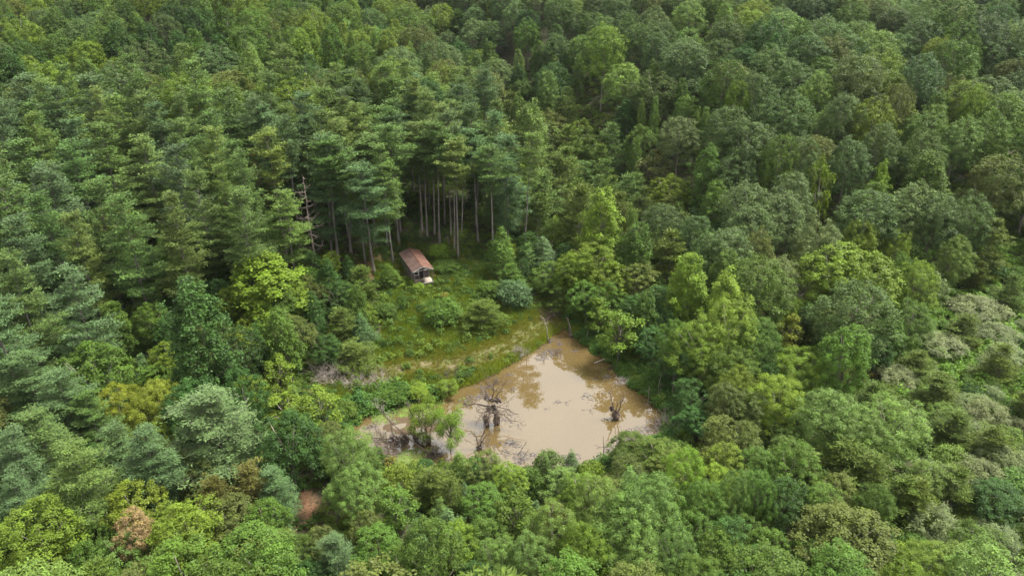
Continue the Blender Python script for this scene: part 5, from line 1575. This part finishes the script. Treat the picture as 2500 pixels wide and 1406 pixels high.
brush(800, 925, 84, 2.6, "tallest grey bare thicket at the left end of the dam track", M_GREYTWIG, 51, 40)
brush(862, 893, 74, 2.2, "grey dead bush behind the left end of the dam track", M_GREYTWIG, 52, 30)
brush(925, 938, 72, 1.7, "tent-shaped heap of grey brush on the dam above the duckweed", M_GREYTWIG, 53, 34)
brush(868, 940, 76, 1.5, "low grey brush between the tall thicket and the tent-shaped heap", M_GREYTWIG, 54, 26)
brush(1270, 866, 44, 0.9, "grey brush on the grassy bank at the pond's left edge", M_GREYTWIG, 55, 26)
brush(1632, 1052, 88, 1.6, "wide brownish bare thicket at the pond's right corner", M_GREYTWIG, 56, 40)
brush(1332, 778, 52, 1.6, "brown dead bush at the end of the track near the head of the pond", M_BROWNTWIG, 57, 28)
brush(1592, 992, 34, 0.5, "dark brush lying at the water's edge on the right bank", M_BROWNTWIG, 58, 18)
brush(1520, 934, 40, 0.7, "tangle of dead branches lying in the water below the weeds", M_GREYTWIG, 59, 22, z=0.05)
brush(1105, 925, 60, 0.6, "flat brown brush beside the sandy patch on the dam", M_BROWNTWIG, 60, 20)
brush(1000, 852, 22, 1.0, "little dead bush in the middle of the clearing", M_BROWNTWIG, 61, 8)
brush(945, 1090, 125, 0.9, "dark flattened brush in the left arm of the pond", M_BROWNTWIG, 62, 44, z=0.03)
brush(1205, 940, 62, 0.3, "dark twigs lying in the shallows by the left bank", M_BROWNTWIG, 63, 14, .4, z=0.02)
brush(1355, 866, 40, 0.4, "dark sticks poking from the water near the head of the pond", M_WETWOOD, 64, 10, z=0.02)
brush(1395, 690, 60, 3.0, "brown leafless thicket behind the head of the pond", M_BROWNTWIG, 65, 34)
brush(1060, 1110, 46, 1.0, "dark brush under the willows in the left arm", M_WETWOOD, 66, 22, z=0.05)

# uprooted root plates and stumps standing in the water
def root_thing(u, v, label, lumps, stems, twigs, seed, name="stump"):
    x, y, z = at(u, v, 0.0)
    t = thing(name, label, "stump", (x, y, 0.0)); rng = np.random.RandomState(seed)
    T = Tubes()
    for c, r in lumps:
        T.lump(rng, c, np.array(r) * 0.72, 0.45, 11, 8)
        for _ in range(16):
            a = rng.rand() * 6.28; p = np.array(c) + np.array([np.cos(a) * r[0] * .8, np.sin(a) * r[1] * .8, rng.uniform(-.4, .7) * r[2]])
            grow(T, rng, p, (np.cos(a), np.sin(a), rng.uniform(-.4, .3)), rng.uniform(.35, .9) * r[0], .035, 0, wig=.35)
    link("root_mass", T.mesh("root_mass", M_WETWOOD), t)
    for (p, q, r0, r1, mat) in stems:
        T = Tubes(); p, q = np.array(p), np.array(q); k = 6
        pts = [p + (q - p) * s + (rng.randn(3) * .06 * np.linalg.norm(q - p) * (0 if s in (0, 1) else .5)) for s in np.linspace(0, 1, k)]
        T.tube(pts, np.linspace(r0, r1, k), 6)
        for _ in range(6):
            s = rng.uniform(.35, 1); grow(T, rng, p + (q - p) * s, norm(q - p) * .6 + rng.randn(3) * .5, np.linalg.norm(q - p) * rng.uniform(.1, .25), r1 * .6 + .008, 1, nb=3, wig=.25)
        link("stem", T.mesh("stem", mat, True), t)
    if twigs:
        T = Tubes()
        for _ in range(twigs[0]):
            a = rng.rand() * 6.28
            grow(T, rng, (rng.randn() * .5, rng.randn() * .5, twigs[2] + rng.rand() * .5), (np.cos(a), np.sin(a), rng.uniform(-.25, .6)), twigs[1] * rng.uniform(.5, 1.1), .065, 2, nb=5, spread=.5, wig=.22, up=.0)
        link("branch", T.mesh("branch", M_BROWNTWIG), t)['kind'] = 'stuff'
    return t


root_thing(1503, 1022, "dark stump with antler-like upright stems standing in the right of the pond", [((0, 0, .55), (.75, .7, 1.15)), ((-.75, .1, 1.7), (.42, .4, .5))],
           [((-.2, 0, 1.2), (-1.2, .2, 4.6), .11, .03, M_BROWNTWIG), ((.3, 0, 1.2), (1.0, 0, 3.9), .10, .03, M_BROWNTWIG), ((0, .1, 1.3), (.2, .1, 3.4), .07, .02, M_BROWNTWIG), ((.2, 0, 1.2), (.9, .4, 4.4), .05, .02, M_BROWNTWIG)], None, 71)
root_thing(1196, 1040, "big uprooted tree with dark roots and spreading bare branches in the pond", [((-.45, 0, .8), (.6, .6, 1.5)), ((.95, .4, 1.0), (.6, .55, 1.7)), ((.2, .5, 2.5), (1.0, .7, .7)), ((1.1, .8, 3.9), (.75, .6, .5)), ((-.3, 1.2, 4.0), (.8, .6, .5))],
           [((.2, .6, 3.0), (-3.9, 2.2, 2.4), .14, .06, M_WETWOOD), ((.3, .6, 3.2), (4.2, -.8, 2.6), .12, .03, M_BROWNTWIG), ((.4, .8, 3.6), (.6, 1.2, 7.4), .10, .03, M_BROWNTWIG), ((.3, .8, 3.6), (-1.4, 1.4, 6.6), .08, .03, M_BROWNTWIG), ((.5, .8, 3.6), (2.4, 1.4, 7.0), .08, .03, M_BROWNTWIG), ((.2, .5, 2.6), (5.0, -1.6, 1.2), .08, .02, M_BROWNTWIG)], (20, 2.6, 2.2), 72, "uprooted_tree")
root_thing(1000, 1082, "pair of dark bulbous stumps with tall thin dead stems in the left arm", [((-.7, 0, .6), (.7, .65, 1.0)), ((.9, .5, .7), (.6, .6, 1.1)), ((2.3, .0, .5), (.9, .7, .8))],
           [((.9, .5, 1.4), (-.1, .9, 6.6), .13, .05, M_BROWNTWIG), ((2.0, .2, .9), (1.3, .4, 6.0), .11, .05, M_BROWNTWIG), ((2.3, .1, .9), (1.7, .3, 7.4), .08, .03, M_BROWNTWIG), ((2.8, .0, .6), (3.2, .2, 3.4), .09, .03, M_GREYTWIG)], None, 73)
root_thing(965, 1076, "small dark root clump with a single spike left of the bulbous stumps", [((0, 0, .35), (.7, .6, .6))], [((-.1, 0, .5), (-.6, .1, 3.4), .07, .03, M_BROWNTWIG), ((0, 0, .4), (-3.4, .2, .2), .1, .04, M_WETWOOD)], None, 74)
root_thing(1170, 1096, "dead multi-stemmed stump in the water beside the round willow", [((0, 0, .2), (.5, .5, .5))], [((0, 0, .3), (.9, .1, 4.2), .1, .03, M_BROWNTWIG), ((0, 0, .3), (-.7, .1, 3.0), .08, .03, M_BROWNTWIG), ((.1, 0, .3), (1.8, .1, 3.4), .07, .02, M_BROWNTWIG)], (8, 1.6, .8), 75)
root_thing(1392, 822, "forked dark stump at the narrow head of the pond", [((0, 0, .3), (.4, .4, .7))], [((0, 0, .6), (-.5, 0, 3.6), .14, .08, M_BROWNTWIG), ((.1, 0, .5), (-.2, .1, 2.2), .1, .06, M_GREYTWIG)], None, 76)
root_thing(1340, 836, "short dark stump at the left bank near the head of the pond", [((0, 0, .2), (.35, .35, .6))], [((0, 0, .4), (-.9, .3, 4.6), .1, .04, M_GREYTWIG)], None, 77)
# leaning tree
x, y, z = at(1046, 1106, 0.0); t = thing("leaning_dead_tree", "dead tree leaning far to the left over the pond's left arm", "dead tree", (x, y, 0.0))
rng = np.random.RandomState(81); T = Tubes()
tip = np.array([-7.2, 2.0, 6.6]); pts = [tip * s + np.array([0, 0, .5 * math.sin(3.14 * s) * -1]) for s in np.linspace(-.03, 1, 8)]
T.tube(pts, np.linspace(.15, .05, 8), 7); link("trunk", T.mesh("trunk", M_BROWNTWIG, True), t)
T = Tubes()
for s in np.linspace(.55, 1, 16): grow(T, rng, tip * s, norm(tip) * .5 + rng.randn(3) * .5 + [0, 0, .3], rng.uniform(.8, 1.8), .035, 1, nb=4, wig=.2)
link("branch", T.mesh("branch", M_GREYTWIG), t)['kind'] = 'stuff'


def sticks(name, label, pts, r0, r1, mat, seed, cat="dead branch", tw=5, z=None, u=0, v=0):
    x, y, z = at(u, v, z); rng = np.random.RandomState(seed); T = Tubes()
    for p, q in pts:
        p, q = np.array(p, float), np.array(q, float); L = np.linalg.norm(q - p)
        T.tube([p, p + (q - p) * .5 + rng.randn(3) * .05 * L, q], [r0, (r0 + r1) / 2, r1], 5)
        for _ in range(tw): s = rng.uniform(.3, 1); grow(T, rng, p + (q - p) * s, norm(q - p) * .7 + rng.randn(3) * .45, L * rng.uniform(.12, .3), r1, 0, wig=.2)
    o = link(name, T.mesh(name, mat, True)); o.location = (x, y, z); o['label'] = label; o['category'] = cat
    return o


sticks("dead_branch", "dead branch sticking up from the water in front of the uprooted tree", [((0, 0, -.2), (1.3, .6, 1.9))], .06, .02, M_WETWOOD, 91, u=1262, v=1112, z=0)
sticks("dead_branch", "second dead branch in the water close to the near shore", [((0, 0, -.2), (1.5, .9, 1.5))], .05, .02, M_WETWOOD, 92, u=1264, v=1130, z=0)
sticks("log", "bleached white log lying in the water at the right bank", [((-1.6, -.5, .05), (1.3, .4, .25))], .09, .05, M_PALELOG, 93, "log", 1, u=1474, v=883, z=0)
sticks("log", "dark log end jutting from the weeds into the water", [((-.7, -.4, .05), (.7, .3, .3))], .09, .07, M_WETWOOD, 94, "log", 0, u=1492, v=900, z=0)
sticks("dead_sapling", "thin dark dead sapling standing on the dam beside the sand", [((0, 0, -.2), (0, 0, 2.4))], .05, .025, M_BROWNTWIG, 95, "dead tree", 3, u=1071, v=908)
sticks("dead_sapling", "second thin dead sapling on the dam, further along the bare track", [((0, 0, -.2), (.05, 0, 2.5))], .05, .025, M_BROWNTWIG, 96, "dead tree", 3, u=1113, v=912)
sticks("dead_sapling", "pale thin dead sapling on the grassy slope above the pond", [((0, 0, -.2), (0, 0, 2.0)), ((0, 0, 1.9), (1.1, 0, 2.0))], .04, .02, M_GREYTWIG, 97, "dead tree", 2, u=1188, v=880)
sticks("dead_sapling", "straight dark dead stem at the near shore of the pond", [((0, 0, -.2), (-.2, 0, 3.6))], .07, .03, M_BROWNTWIG, 98, "dead tree", 2, u=1473, v=1125, z=.1)
sticks("dead_sapling", "twiggy dead stem at the near shore beside the straight one", [((0, 0, -.2), (.2, 0, 5.2))], .06, .02, M_GREYTWIG, 99, "dead tree", 16, u=1508, v=1125, z=.1)
for i, (u, v, h) in enumerate(((1578, 1000, 4.0), (1610, 985, 5.2), (1655, 1010, 5.5), (1642, 975, 4.6), (1700, 990, 6.0), (1488, 868, 3.0), (1432, 838, 2.6))):
    o = sticks("dead_sapling", ["pale", "slim pale", "tall pale", "thin grey", "tallest pale", "short grey", "stubby grey"][i] + " leafless stem standing among the weeds of the right bank", [((0, 0, -.2), (.15 * (-1) ** i, .1, h))], .05, .02, M_GREYTWIG, 110 + i, "dead tree", 5, u=u, v=v)
    o['group'] = "leafless stems on the right bank"

# ------------------------------------------------------------------ air
hz = Tubes(); hz.box(-460, 460, -60, 560, -4, 118)
hm, n, l, out = new_mat("haze")
pv = n.new("ShaderNodeVolumePrincipled"); pv.inputs['Color'].default_value = (0.82, 0.92, 1.0, 1); pv.inputs['Density'].default_value = 0.00003; pv.inputs['Anisotropy'].default_value = 0.2
l.new(pv.outputs[0], out.inputs['Volume'])
ho = link("haze", hz.mesh("haze", hm)); ho['kind'] = 'stuff'; ho['label'] = "thin pale summer haze over the valley"
